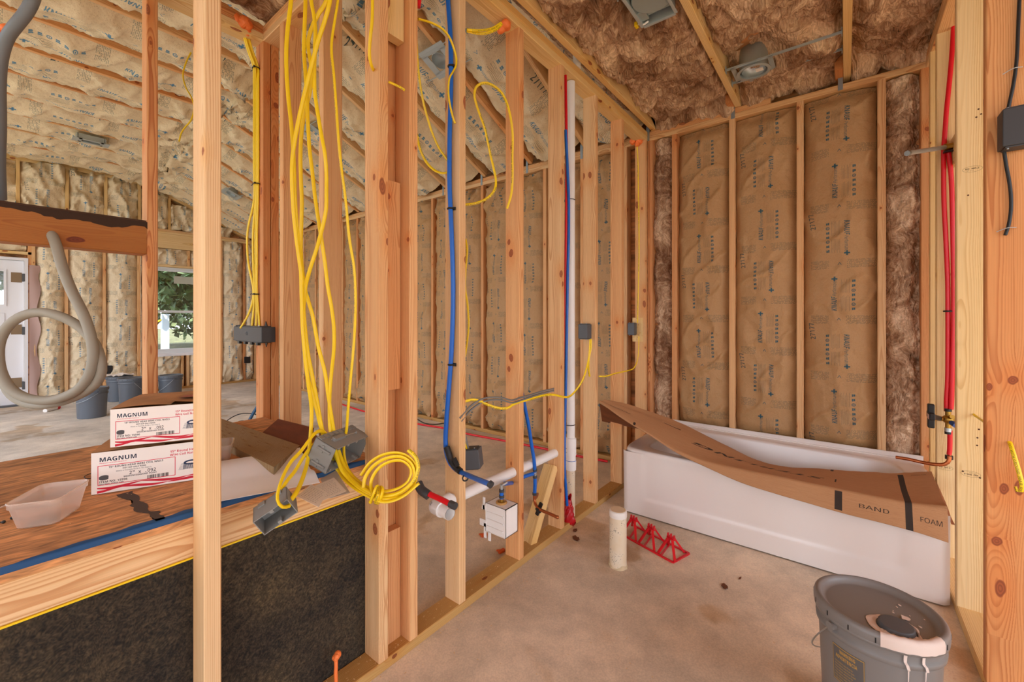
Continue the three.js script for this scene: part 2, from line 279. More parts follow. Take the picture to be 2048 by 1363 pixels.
function fluff(parent, O, ux, uy, out, w, h, o = {}) {
  const cell = o.cell ?? 0.014, nx = Math.max(4, Math.round(w / cell)), ny = Math.max(4, Math.round(h / cell)), sd = rnd() * 50, amp = o.amp ?? 0.045; O = V(O); ux = V(ux); uy = V(uy); const n = V(out);
  const g = grid(nx, ny, (s, t) => {
    const x = s * w, y = t * h, wx = 0.06 * fbm(x * 5, y * 5, sd, 3), wy = 0.06 * fbm(x * 5 + 9, y * 5, sd + 4, 3), X = x + wx, Y = y + wy;
    const big = Math.abs(n3(X * 3.8, Y * 4.8, sd)), mid = Math.abs(n3(X * 11, Y * 15, sd + 3)), fine = fbm(X * 34, Y * 50, sd + 6, 3);
    const e = Math.min(s, 1 - s) * w, edge = sstep(0, 0.05, e);
    let z = amp * (1.35 * Math.sqrt(big) + 0.55 * Math.sqrt(mid) + 0.34 * fine - 0.95) + (o.bulge ?? 0.02) * (edge - 1) * 2;
    const p = O.clone().addScaledVector(ux, x + 0.4 * wx * edge).addScaledVector(uy, y);
    if (o.hole) { const d = Math.hypot(p.x - o.hole[0], p.z - o.hole[1]) / o.hole[2]; z -= 0.12 * Math.exp(-(d ** 4)) ; }
    if (o.drop) z += o.drop * Math.exp(-((y / 0.09) ** 2));
    p.addScaledVector(n, z);
    return [p.x, p.y, p.z, (x + sd) / 0.7, (y + sd) / 0.7];
  });
  return put(parent, o.name ?? 'fibre_batt', g, M.fluff);
}

// ------------------------------------------------------------------ setting
const XA = -1.258, XAB = -1.347, XK = -2.362, XKB = -2.451, ZB = -3.362, XR = 0.363, XRB = 0.452, XF = -9.07, YP = 2.666, YT = 2.742, Y0 = 0.038, ZF = 3.2, XE = 3.2;
const YV = 3.52, ZK = -1.66;              // vault height, where it starts to slope down
{ // floor slab: one pour, tan around the bath and middle room, cooler grey beyond
  const g = grid(160, 100, (s, t) => { const x = mix(-9.4, XE + 0.2, s), z = mix(ZF + 0.2, ZB - 0.3, t); return [x, 0, z, x / 1.9, z / 1.9]; });
  const p = g.attributes.position, C = []; for (let i = 0; i < p.count; i++) {
    const x = p.getX(i), z = p.getZ(i), bath = sstep(-1.5, -1.1, x), mid = sstep(-4.2, -2.6, x) * (1 - bath), n = 0.12 * fbm(x * 2.2, z * 2.2, 3, 4);
    const d = clamp(bath * 0.85 + mid * 0.8 + n * 2, 0, 1); C.push(mix(0.93, 0.90, d) + n, mix(0.95, 0.76, d) + n, mix(0.98, 0.60, d) + n);
  }
  g.setAttribute('color', new THREE.Float32BufferAttribute(C, 3));
  const f = new THREE.Mesh(g, M.concrete); f.name = 'floor'; f.userData.kind = 'structure'; f.receiveShadow = true; scene.add(f);
  put(f, 'slab_edge', box(-9.4, XE + 0.2, -0.2, -0.004, ZB - 0.3, ZF + 0.2), M.grey);
}
const wallBack = struct('wall_back');
{
  const w = wallBack, x0 = -9.0;
  lumber(w, 'bottom_plate', x0, XAB, 0, Y0, ZB - 0.089, ZB, M.treated); lumber(w, 'bottom_plate', XA, XR, 0, Y0, ZB - 0.089, ZB, M.treated);
  for (let a = x0; a < XRB; a += 3.2) { lumber(w, 'top_plate', a, Math.min(a + 3.2, XRB), YP, YP + 0.038, ZB - 0.089, ZB, M.fir[1]); lumber(w, 'top_plate', Math.max(x0, a - 1), Math.min(a + 2.2, 0.36), YP + 0.0385, YT, ZB - 0.089, ZB, M.fir[0]); }
  const st = []; for (let k = -19; k < 4; k++) st.push(-1.046 + 0.4064 * k);
  for (const x of [...st, -1.239, 0.362]) { const e = x > -1.3; lumber(w, 'stud', x - 0.019, x + 0.019, Y0, YP, ZB - 0.089, ZB, e ? pick([M.fir[1], M.fir[0], M.fir[2]]) : pick(M.all)); }
  const z = ZB - 0.028;
  for (let i = 0; i + 1 < st.length; i++) { const c = (st[i] + st[i + 1]) / 2; if (c > -1.3 && c < -1.2) continue; batt(w, [[c, c > -1.1 ? 0.40 : Y0 + 0.01, z], [c, YP - 0.005, z]], [1, 0, 0], [0, 0, 1], 0.366, { bulge: c > -1.1 ? 0.030 : 0.04, amp: c > -1.1 ? 0.0065 : 0.008, ends: c < -1.1, fold: c > -1.1 ? 3.2 : 2.6, cell: c > -1.1 ? 0.016 : 0.03, nx: c > -1.1 ? 26 : 16 }); }
  fluff(w, [-1.222, Y0, ZB - 0.03], [1, 0, 0], [0, 1, 0], [0, 0, 1], 0.158, 2.62, { cell: 0.009, amp: 0.055 });
  fluff(w, [0.190, Y0, ZB - 0.03], [1, 0, 0], [0, 1, 0], [0, 0, 1], 0.155, 2.62, { cell: 0.009, amp: 0.055 });
  put(w, 'sheathing', box(-9.3, XE + 0.1, 0, 3.9, ZB - 0.14, ZB - 0.1), M.osb);
  lumber(w, 'blocking', -1.80, -1.36, YT + 0.10, YT + 0.19, ZB + 0.02, ZB + 0.058, M.pale[0]);
  for (const [x, y] of [[-1.222, YP + 0.02], [-0.60, YP + 0.02], [0.01, YP + 0.02], [-1.83, YP + 0.02], [-2.44, YP + 0.02], [-3.05, YP + 0.02], [-3.66, YP + 0.02]]) put(w, 'tie_plate', box(x - 0.045, x - 0.02, y - 0.02, y + 0.11, ZB, ZB + 0.0025), M.galv);
}
const wallCenter = struct('wall_center');  // stud wall between bath and the room beyond, running on past the counter
{
  const w = wallCenter;
  lumber(w, 'bottom_plate', XAB, XA, 0, Y0, ZB, 0.55, M.treated);
  lumber(w, 'top_plate', XAB, XA, YP, YP + 0.0378, ZB, -0.4, M.pale[1]); lumber(w, 'top_plate', XAB, XA, YP, YP + 0.0378, -0.399, 2.6, M.pale[0]); lumber(w, 'top_plate', XAB, XA, YP + 0.0385, YT, ZB, 2.6, M.rough);
  for (const [z, m] of [[-1.274, M.fir[1]], [-1.684, M.fir[3]], [-2.072, M.fir[0]], [-2.488, M.fir[0]], [-2.898, M.fir[3]], [-3.358, M.fir[0]], [-1.019, M.fir[3]], [-0.889, M.fir[0]], [-0.384, M.fir[1]]]) lumber(w, 'stud', XAB, XA, Y0, YP, z, z + 0.038, m);
  const y1 = [-1.309,2.259,-0.953][1], y2 = [-1.309,1.737,-0.953][1], y3 = [-1.309,0.967,-0.953][1], y4 = [-1.309,0.448,-0.953][1];
  lumber(w, 'spacer_block', XAB + 0.02, XAB + 0.058, y1, YP, -0.980, -0.890, M.pale[1]); lumber(w, 'spacer_block', XAB, XAB + 0.038, y3, y2, -0.980, -0.890, M.orange[1]); lumber(w, 'spacer_block', XAB, XAB + 0.038, Y0, y4, -0.980, -0.890, M.fir[2]);
  // short offcut of two-by-four leaning between the third and the second stud
}
const wallCross = struct('wall_cross');   // short stud wall closing the counter niche
{
  const w = wallCross;
  lumber(w, 'bottom_plate', XK, XAB, 0, Y0, -0.994, -0.905, M.treated);
  lumber(w, 'top_plate', XK, XAB, YP, YP + 0.0378, -0.994, -0.905, M.fir[1]); lumber(w, 'top_plate', XK, XAB, YP + 0.0385, YT, -0.994, -0.905, M.fir[3]);
  for (const [x, m] of [[-1.784, M.fir[0]], [-2.167, M.fir[3]], [-1.3855, M.orange[0]]]) lumber(w, 'stud', x, x + 0.038, Y0, YP, -0.994, -0.905, m);
}
const wallLeft = struct('wall_left');     // framed opening between the niche and the big room
{
  const w = wallLeft;
  lumber(w, 'bottom_plate', XKB, XK, 0, Y0, -0.994, 1.9, M.treated);
  lumber(w, 'top_plate', XKB, XK, YP, YP + 0.0378, -0.994, 2.6, M.pale[0]); lumber(w, 'top_plate', XKB, XK, YP + 0.0385, YT, -0.994, 2.6, M.orange[0]);
  for (const [z, m] of [[-0.943, M.orange[0]], [-0.984, M.orange[1]], [-0.481, M.fir[2]]]) lumber(w, 'stud', XKB, XK, Y0, YP, z, z + 0.038, m);
  lumber(w, 'header', XKB, XK, 1.507, 1.645, -0.4425, 1.9, M.dark);
  put(w, 'header_cap', box(XKB + 0.006, XK - 0.004, 1.6455, 1.652, -0.442, 1.9), std({ color: 0x4a2f1c, roughness: 0.9 }));
  put(w, 'header_stain', grid(160, 5, (s, t) => { const z = mix(1.2, -0.445, s), wd = 0.016 + 0.020 * Math.max(0, n3(z * 4, 1, 5)) + 0.012 * Math.max(0, n3(z * 17, 2, 6)) + 0.006 * n3(z * 60, 3, 2); return [XK + 0.0008, 1.6445 - t * wd, z, s, t]; }), std({ color: 0x3a2415, roughness: 0.9 }), 'dark weather stain along the top of the header');
  lumber(w, 'stud', XKB, XK, Y0, YP, 1.9, 1.938, M.fir[0]);
}
const wallRight = struct('wall_right');
{
  const w = wallRight;
  lumber(w, 'bottom_plate', XR, XRB, 0, Y0, ZB, 2.6, M.pale[1]);
  lumber(w, 'top_plate', XR, XRB, YP, YP + 0.0378, ZB, 2.6, M.fir[1]); lumber(w, 'top_plate', XR, XRB, YP + 0.0385, YT, ZB, 2.6, M.fir[0]);
  lumber(w, 'stud', XR, XRB, Y0, YP, -3.039, -3.001, M.pale[0]); lumber(w, 'stud', XR - 0.004, XRB, Y0, YP, -3.215, -3.177, M.pale[1]);
  lumber(w, 'stud', XR, XRB, Y0, YP, -2.552, -2.514, M.pale[0]); lumber(w, 'stud', XR, XRB, Y0, YP, -2.088, -2.05, M.orange[1]);
  for (const z of [-1.60, -1.19, -0.78, -0.37, 0.04, 0.45, 0.86, 1.27, 1.68, 2.09, 2.5]) lumber(w, 'stud', XR, XRB, Y0, YP, z, z + 0.038, M.fir[1]);
  const stamp = canvasTex(256, 128, (c, W2, H2) => { c.clearRect(0, 0, W2, H2); c.fillStyle = 'rgba(50,36,26,.85)'; c.strokeStyle = 'rgba(50,36,26,.85)'; c.font = 'bold 40px sans-serif'; c.fillText('KD  NO.2', 40, 70); c.font = '22px sans-serif'; c.fillText('HT  S-P-F', 60, 100); c.lineWidth = 3; c.beginPath(); c.ellipse(128, 66, 120, 54, 0, 0, 7); c.stroke(); });
  const sm = std({ map: stamp, transparent: true, roughness: 0.8 });
  for (const [x, y, z, r] of [[XR + 0.045, [0.403,1.84,-2.513][1], -2.5132, 0], [XR + 0.04, [0.407,0.593,-2.513][1], -2.5132, Math.PI], [XR + 0.03, [0.397,0.482,-3][1], -3.0002, 0]]) put(w, 'grade_stamp', new THREE.PlaneGeometry(0.06, 0.028).rotateZ(r).translate(x, y, z), sm);
  for (const [px, py] of [[0.425,2.079,-2.513], [0.432,2.057,-2.513], [0.419,2.048,-2.513], [0.396,1.735,-2.513], [0.426,0.78,-2.513], [0.422,0.745,-2.513], [0.421,0.714,-2.513], [0.381,0.6,-2.513], [0.429,0.584,-2.513]]) put(w, 'nail_hole', new THREE.CylinderGeometry(0.0032, 0.0032, 0.001, 10).rotateX(Math.PI / 2).translate(px, py, -2.5136), std({ color: 0x4c2a18, roughness: 1 }));
  lumber(w, 'pipe_block', XRB - 0.038, XRB, 1.98, 2.12, -3.0, -2.553, M.pale[0]);
}
// ------------------------------------------------------------------ ceilings
const ceilLow = struct('ceiling_low');
{
  const w = ceilLow;
  for (const [x, z0, z1] of [[-1.229, ZB, 2.6], [-0.62, ZB, 2.6], [-0.009, ZB, 2.6], [0.60, ZB, 2.6], [-1.84, -0.99, 2.6]]) lumber(w, 'joist', x, x + 0.038, YT + 0.001, YT + 0.14, z0 - 0.08 * (z0 < -3), z1, x < -1.2 && x > -1.3 ? M.pale[1] : pick(M.pale));
  lumber(w, 'joist_heel', -0.662, -0.6205, YT + 0.001, YT + 0.085, ZB - 0.06, ZB + 0.1, M.orange[0]); lumber(w, 'joist_heel', -0.05, -0.0095, YT + 0.001, YT + 0.085, ZB - 0.06, ZB + 0.12, M.orange[0]);
  const y = YT + 0.034;
  for (const [x0, x1] of [[-1.189, -0.622], [-0.580, -0.011], [0.031, 0.598]]) { fluff(w, [x0, y, ZB - 0.05], [1, 0, 0], [0, 0, 1], [0, -1, 0], x1 - x0, 2.3, { amp: 0.085, cell: 0.0125, drop: 0.07, hole: x0 < -1 ? [-0.733, -1.993, 0.21] : [[-0.442,2.76,-2.958][0] + 0.02, [-0.442,2.76,-2.958][2] + 0.10, 0.17] }); fluff(w, [x0, y, ZB + 2.22], [1, 0, 0], [0, 0, 1], [0, -1, 0], x1 - x0, 3.6, { amp: 0.055, cell: 0.04 }); }
  fluff(w, [-1.8, y, -0.95], [1, 0, 0], [0, 0, 1], [0, -1, 0], 0.57, 1.2, { amp: 0.05, cell: 0.02 }); fluff(w, [-2.44, y, -0.95], [1, 0, 0], [0, 0, 1], [0, -1, 0], 0.6, 1.2, { amp: 0.05, cell: 0.02 });
  fluff(w, [-1.34, YT + 0.075, ZB + 0.02], [1, 0, 0], [0, 0, 1], [0, -1, 0], 0.11, 2.6, { amp: 0.03, cell: 0.012 });
  put(w, 'attic_deck', [box(-1.2, XE + 0.1, YT + 0.145, YT + 0.17, ZB - 0.12, ZF + 0.1), box(-2.45, -1.2, YT + 0.145, YT + 0.17, -0.99, ZF + 0.1), box(-1.36, -1.2, YT + 0.146, YT + 0.17, ZB, -0.9)], M.osb);
}
const ceilVault = struct('ceiling_vault');
{
  const w = ceilVault, xs = []; for (let k = 2; k <= 14; k++) xs.push(0.01 - 0.61 * k);
  const slope = (YV - YT) / (ZB - ZK), zs = ZB + 0.0;
  xs.forEach((x, i) => {
    const z1 = x > XK ? -0.9 : 2.9; if (i) lumberAB(w, 'rafter', [x, YV + 0.07, z1], [x, YV + 0.07, ZK], 0.038, 0.14, pick(M.fir));
    lumberAB(w, 'rafter', [x, YV + 0.07, ZK + 0.02], [x, YT + 0.072, zs - 0.03], 0.038, 0.14, pick(M.fir));
  });
  for (let i = 0; i < xs.length; i++) {
    const c = xs[i] - 0.305, z1 = c > XK ? -0.9 : 2.9;
    batt(w, [[c, YV + 0.05, z1], [c, YV + 0.05, ZK], [c, YT + 0.06, zs + 0.02]], [1, 0, 0], [0, -1, 0], 0.575, { bulge: 0.10, rec: 0.085, pw: 3.6, amp: 0.013, mat: M.kraftDaylit, cell: 0.03, nx: 26, us: 1.7, flip: i % 2 ? 1 : -1, tuck: false });
  }
  batt(w, [[-1.515, YV + 0.05, -0.92], [-1.515, YV + 0.05, ZK], [-1.515, YT + 0.06, zs + 0.02]], [1, 0, 0], [0, -1, 0], 0.575, { bulge: 0.10, rec: 0.085, pw: 3.6, amp: 0.013, mat: M.kraftDaylit, cell: 0.03, nx: 26, us: 1.7, tuck: false });
  put(w, 'roof_deck', box(-9.3, XE + 0.1, 3.86, 3.95, ZB - 0.14, ZF + 0.15), M.osb);
  put(w, 'attic_wall', [box(-1.2, -1.19, YT + 0.17, 3.86, ZB - 0.1, ZF), box(XKB + 0.02, XKB + 0.03, YT + 0.17, 3.86, -0.92, ZF), box(XKB + 0.02, -1.2, YT + 0.17, 3.86, -0.93, -0.92)], M.osb);
}
// ------------------------------------------------------------------ far wall of the big room
const wallFar = struct('wall_far');
const farStud = [133, 209, 278].map((_, i) => [[-9.07,1.494,-0.785][2], [-9.07,1.508,-1.194][2], [-9.07,1.521,-1.603][2]][i]);
const WZ0 = -2.44, WZ1 = -1.72, WY0 = 0.62, WY1 = 2.10, DZ0 = -0.375, DZ1 = 0.56, DY = 2.075;
{
  const w = wallFar, a = XF - 0.14, b = XF, S = (z, y0, y1, m) => lumber(w, 'stud', a, b, y0, y1, z - 0.019, z + 0.019, m ?? pick(M.fir));
  lumber(w, 'bottom_plate', a, b, 0, Y0, ZB, DZ0 - 0.05, M.treated); lumber(w, 'bottom_plate', a, b, 0, Y0, DZ1 + 0.05, ZF, M.treated);
  for (const [y, m] of [[YP, M.pale[0]], [YP + 0.0385, M.fir[1]]]) { lumber(w, 'top_plate', a, b, y, y + 0.0375, ZB, -0.2, m); lumber(w, 'top_plate', a, b, y, y + 0.0375, -0.199, ZF, m); }
  lumber(w, 'gable_plate', a, b, YV - 0.08, YV - 0.042, ZK, 2.9, M.pale[0]); lumber(w, 'gable_plate', a, b, YV - 0.0415, YV, ZK, 2.9, M.pale[1]);
  lumberAB(w, 'gable_plate', [(a + b) / 2, YV - 0.02, ZK], [(a + b) / 2, YT + 0.06, ZB + 0.12], 0.14, 0.038, M.pale[0]); lumberAB(w, 'gable_plate', [(a + b) / 2, YV - 0.06, ZK], [(a + b) / 2, YT + 0.02, ZB + 0.12], 0.14, 0.038, M.pale[1]);
  const low = [...farStud, -0.46, [-9.07,1.56,-2.766][2], [-9.07,1.572,-3.147][2], -3.34];
  for (const z of low) S(z, Y0, YP);
  for (const z of [WZ0 - 0.02, WZ1 + 0.02, WZ1 + 0.06]) S(z, Y0, YP - 0.3);
  S(DZ1 + 0.06, Y0, YP); S(DZ0 - 0.05, Y0, YP - 0.25); S(1.1, Y0, YP); S(1.6, Y0, YP); S(2.2, Y0, YP); S(2.8, Y0, YP);
  lumber(w, 'header', a + 0.03, b, YP - 0.245, YP - 0.001, -2.65, -1.62, M.pale[0]);
  lumber(w, 'window_sill_plate', a, b, WY0 - 0.04, WY0 - 0.002, WZ0, WZ1, M.fir[0]); lumber(w, 'window_head_plate', a, b, WY1 + 0.002, WY1 + 0.04, WZ0, WZ1, M.pale[0]);
  S(-2.18, Y0, WY0 - 0.04); S(-2.26, Y0, WY0 - 0.04); S(-2.27, WY1 + 0.04, YP - 0.25);
  lumber(w, 'header', a + 0.03, b, DY + 0.05, DY + 0.09, DZ0 - 0.07, DZ1 + 0.07, M.pale[0]);
  const B = (z0, z1, y0, y1, o = {}) => batt(w, [[b - 0.03, y0, (z0 + z1) / 2], [b - 0.03, y1, (z0 + z1) / 2]], [0, 0, -1], [1, 0, 0], z1 - z0, { bulge: 0.05, amp: 0.009, cell: 0.03, nx: 18, mat: M.kraftDaylit, ends: true, us: 1.15, ...o });
  const order = [-3.34, low[5], low[4]].sort((p, q) => p - q);
  B(-3.32, low[5] - 0.02, Y0, YP); B(low[5] + 0.02, low[4] - 0.02, Y0, YP);
  B(farStud[2] + 0.02, farStud[1] - 0.02, Y0, YP); B(farStud[1] + 0.02, farStud[0] - 0.02, Y0, YP); B(farStud[0] + 0.02, -0.48, Y0, YP); B(WZ1 + 0.09, farStud[2] - 0.02, Y0, YP);
  B(-2.16, WZ1 - 0.01, Y0, WY0 - 0.04, { tuck: false }); B(WZ0, -2.28, Y0, WY0 - 0.04); B(-2.25, WZ1 - 0.01, WY1 + 0.04, YP - 0.25); B(WZ0, -2.29, WY1 + 0.04, YP - 0.25);
  B(DZ0 - 0.02, DZ1, DY + 0.1, YP); for (const [p, q] of [[DZ1 + 0.08, 1.08], [1.12, 1.58], [1.62, 2.18], [2.22, 2.78]]) B(p, q, Y0, YP);
  const gs = [36, 134.5, 212, 279, 339].map((_, i) => [[-9.07,3.228,-0.317][2], [-9.07,3.355,-0.792][2], [-9.07,3.466,-1.211][2], [-9.07,3.572,-1.609][2], [-9.07,3.248,-2][2]][i]);
  const top = (z) => z > ZK ? YV - 0.08 : YV - 0.08 - (ZK - z) * 0.457;
  for (const z of [...gs, -2.45, 0.9, 1.5, 2.1]) lumber(w, 'gable_stud', a, b, YT, top(z), z - 0.019, z + 0.019, pick(M.pale));
  const zz = [2.1, 1.5, 0.9, ...gs, -2.45, -2.95].sort((p, q) => p - q);
  for (let i = 0; i + 1 < zz.length; i++) { const y = 0.35 * Math.max(top(zz[i]), top(zz[i + 1])) + 0.65 * Math.min(top(zz[i]), top(zz[i + 1])); if (y > YT + 0.12) B(zz[i] + 0.02, zz[i + 1] - 0.02, YT, y + 0.03, { amp: 0.014 }); }
  const X0 = a - 0.03, X1 = a - 0.004, P = (z0, z1, y0, y1) => box(X0, X1, y0, y1, z0, z1);
  put(w, 'sheathing', [P(ZB - 0.1, WZ0, 0, 3.9), P(WZ0, WZ1, 0, WY0), P(WZ0, WZ1, WY1, 3.9), P(WZ1, DZ0, 0, 3.9), P(DZ0, DZ1, DY, 3.9), P(DZ1, ZF + 0.1, 0, 3.9)], M.osb);
}
{ // double-hung window: frame, two sashes, panes
  const w = struct('window_1'), x0 = XF - 0.13, x1 = XF - 0.05, fr = std({ color: 0xdfe3e6, roughness: 0.4 }), mr = (WY0 + WY1) / 2 - 0.02;
  put(w, 'window_frame', [box(x0, x1, WY0, WY1, WZ0, WZ0 + 0.03), box(x0, x1, WY0, WY1, WZ1 - 0.03, WZ1), box(x0, x1, WY0, WY0 + 0.045, WZ0, WZ1), box(x0, x1, WY1 - 0.03, WY1, WZ0, WZ1)], fr);
  const glass = new THREE.MeshPhysicalMaterial({ color: 0xffffff, transmission: 1, thickness: 0, roughness: 0.02, ior: 1.5 });
  for (const [y0, y1, x] of [[WY0 + 0.045, mr + 0.02, x1 - 0.03], [mr - 0.02, WY1 - 0.03, x0 + 0.02]]) {
    const s = put(w, 'sash', [box(x, x + 0.025, y0, y0 + 0.035, WZ0 + 0.03, WZ1 - 0.03), box(x, x + 0.025, y1 - 0.035, y1, WZ0 + 0.03, WZ1 - 0.03), box(x, x + 0.025, y0, y1, WZ0 + 0.03, WZ0 + 0.06), box(x, x + 0.025, y0, y1, WZ1 - 0.06, WZ1 - 0.03)], fr);
    put(s, 'pane', box(x + 0.010, x + 0.014, y0 + 0.035, y1 - 0.035, WZ0 + 0.06, WZ1 - 0.06), glass);
  }
  put(w, 'sticker', box(x0 + 0.036, x0 + 0.038, 1.83, 1.96, -2.39, -2.08), std({ color: 0xb9bcae, roughness: 0.6 }), 'pale maker label on the upper pane');
  put(w, 'sill_flashing', box(XF - 0.06, XF + 0.004, WY0 - 0.045, WY0 + 0.002, WZ0 - 0.02, WZ1 + 0.02), std({ color: 0xeeeef2, roughness: 0.5 }));
}
{ // entry door at the left edge of the picture
  const w = struct('door_1'), x0 = XF - 0.12, x1 = XF - 0.06, white = std({ color: 0xe9e8ec, roughness: 0.4 });
  put(w, 'door_frame', [box(XF - 0.14, XF + 0.01, 0, DY, DZ0 - 0.035, DZ0), box(XF - 0.14, XF + 0.01, 0, DY, DZ1, DZ1 + 0.035), box(XF - 0.14, XF + 0.01, DY - 0.035, DY, DZ0, DZ1)], white);
  const leaf = put(w, 'door_leaf', [box(x0, x1, 0.012, DY - 0.04, DZ0 + 0.004, -0.20), box(x0, x1, 0.012, 1.42, -0.20, DZ1 - 0.004), box(x0, x1, 1.88, DY - 0.04, -0.20, DZ1 - 0.004), box(x0, x1, 1.42, 1.88, 0.40, DZ1 - 0.004)], white);
  put(leaf, 'lite', box(x0 + 0.02, x0 + 0.03, 1.42, 1.88, -0.20, 0.40), new THREE.MeshPhysicalMaterial({ transmission: 1, thickness: 0, roughness: 0.15 }));
  put(leaf, 'lite_frame', [box(x1, x1 + 0.012, 1.40, 1.90, -0.215, -0.19), box(x1, x1 + 0.012, 1.40, 1.42, -0.19, 0.4), box(x1, x1 + 0.012, 1.88, 1.9, -0.19, 0.4)], white);
  putEach(leaf, 'raised_panel', [box(x1, x1 + 0.008, 0.2, 1.3, -0.2, 0.06, 0.003), box(x1, x1 + 0.008, 0.2, 1.3, 0.14, 0.4, 0.003)], white);
  for (const y of [1.80, 1.05, 0.28]) put(w, 'hinge', box(x1, XF + 0.012, y - 0.055, y + 0.055, DZ0 - 0.006, DZ0 + 0.02), M.midgrey);
  for (const y of [1.80, 1.07, 0.32]) put(w, 'shim_tape', box(x1 + 0.001, x1 + 0.004, y - 0.07, y + 0.07, DZ0 + 0.02, DZ0 + 0.12), std({ color: 0x8d7458, roughness: 0.9 }));
  put(w, 'threshold', box(XF - 0.14, XF + 0.03, 0, 0.02, DZ0, DZ1), M.midgrey);
  put(w, 'house_wrap_flap', grid(4, 30, (s, t) => [XF + 0.012 + 0.02 * Math.sin(t * 9 + s * 2) * s, mix(0.06, 1.98, t), DZ0 - 0.045 - s * (0.09 + 0.05 * sstep(0.9, 1, t) - 0.02 * Math.sin(t * 21))]), std({ color: 0xb99a92, roughness: 0.6, side: THREE.DoubleSide }));
}
// ------------------------------------------------------------------ shell behind the camera: unseen openings, sized to brighten the rooms, let daylight in
{
  const w = struct('wall_front'), z0 = ZF, z1 = ZF + 0.12, P = (x0, x1, y0, y1) => box(x0, x1, y0, y1, z0, z1);
  put(w, 'sheathing', [P(-9.3, -8.4, 0, 3.95), P(-8.4, -5.9, 3.4, 3.95), P(-5.9, -5.7, 0, 3.95), P(-5.7, -2.7, 3.4, 3.95), P(-2.7, -2.5, 0, 3.95), P(-2.5, 0.1, 2.7, 3.95), P(0.1, 0.3, 0, 3.95), P(0.3, 2.95, 2.7, 3.95), P(2.95, XE + 0.1, 0, 3.95)], M.osb);
  const e = struct('wall_outer'), Q = (za, zb, y0, y1) => box(XE, XE + 0.12, y0, y1, za, zb);
  put(e, 'sheathing', [Q(ZB - 0.1, -2.95, 0, 3.95), Q(-2.95, -0.1, 2.7, 3.95), Q(-0.1, 0.1, 0, 3.95), Q(0.1, 2.95, 2.7, 3.95), Q(2.95, ZF + 0.1, 0, 3.95)], M.osb);
}
// ------------------------------------------------------------------ outdoors beyond the far window
{
  const g = struct('ground'); put(g, 'lawn', grid(30, 30, (s, t) => { const x = mix(-70, 30, s), z = mix(30, -40, t); return [x, -0.35 + 0.3 * fbm(x * 0.2, z * 0.2, 2, 3) - 0.0, z, x / 3, z / 3]; }), std({ map: dataTex(256, 256, (i, j) => { const v = 1 + 0.5 * tfbm(i / 256, j / 256, 16, 5, 4); return [84 * v, 88 * v, 52 * v]; }), roughness: 1 }));
}

// ------------------------------------------------------------------ counter niche
const CY = 0.723;
{
  const g = group('counter', 'raw plywood counter deck with a blue edge over a two by four rim', 'counter', [-1.85, 0, -0.4]), o = (x) => x + 1.85, q = (z) => z + 0.4;
  const uvs = (geo, s) => { const p = geo.attributes.position, n = geo.attributes.normal, u = geo.attributes.uv; for (let i = 0; i < p.count; i++) { const ay = Math.abs(n.getY(i)) > 0.5; u.setXY(i, p.getZ(i) / s, (ay ? p.getX(i) : p.getY(i)) / s); } return geo; };
  put(g, 'deck', uvs(box(o(-2.34), o(XAB - 0.002), 0.7085, CY, q(-0.902), q(0.75)), 1.1), M.osb);
  put(g, 'under_sheet', uvs(box(o(-2.33), o(XAB), 0.692, 0.708, q(-0.902), q(0.75)), 0.9), M.osb);
  put(g, 'blue_edge', grid(200, 3, (s, t) => { const z = mix(0.75, -0.9, s), w = 0.004 * n3(z * 30, 1, 3) + 0.006 * Math.max(0, n3(z * 5, 2, 8)); return [o(XAB) + (t < 0.5 ? 0.0006 : 0.0006 - (t - 0.5) * 0.016 - (t > 0.9 ? w * 2 : 0)), t < 0.5 ? mix(0.7085, CY + 0.0006, t * 2) : CY + 0.0008, q(z), z, t]; }), M.blueEdge, 'smeared blue edge band');
  lumber(g, 'rim_board', o(XAB - 0.038), o(XAB), 0.603, 0.6915, q(-0.90), q(0.75), M.fir[1]);
  put(g, 'front_panel', (() => { const e = uvs(box(o(XAB - 0.026), o(XAB - 0.002), 0.002, 0.598, q(-0.90), q(0.75)), 0.55); return e; })(), M.felt, 'dark fibrous panel under the rim');
  put(g, 'panel_facing', box(o(XAB - 0.012), o(XAB + 0.0015), 0.5985, 0.6028, q(-0.90), q(0.75)), M.yellowPlain, 'thin yellow line along the top of the dark panel');
  put(g, 'seam_stain', grid(26, 4, (s, t) => { const a = [-1.642,0.724,-0.259], b = [-1.351,0.724,-0.277]; const w = (t - 0.5) * (0.022 + 0.02 * n3(s * 14, t * 3, 4)); return [o(mix(a[0], b[0], s)), CY + 0.0008, q(mix(a[2], b[2], s) + w), s, t]; }), std({ color: 0x4a382b, roughness: 0.9 }), 'dark glue smear');
}
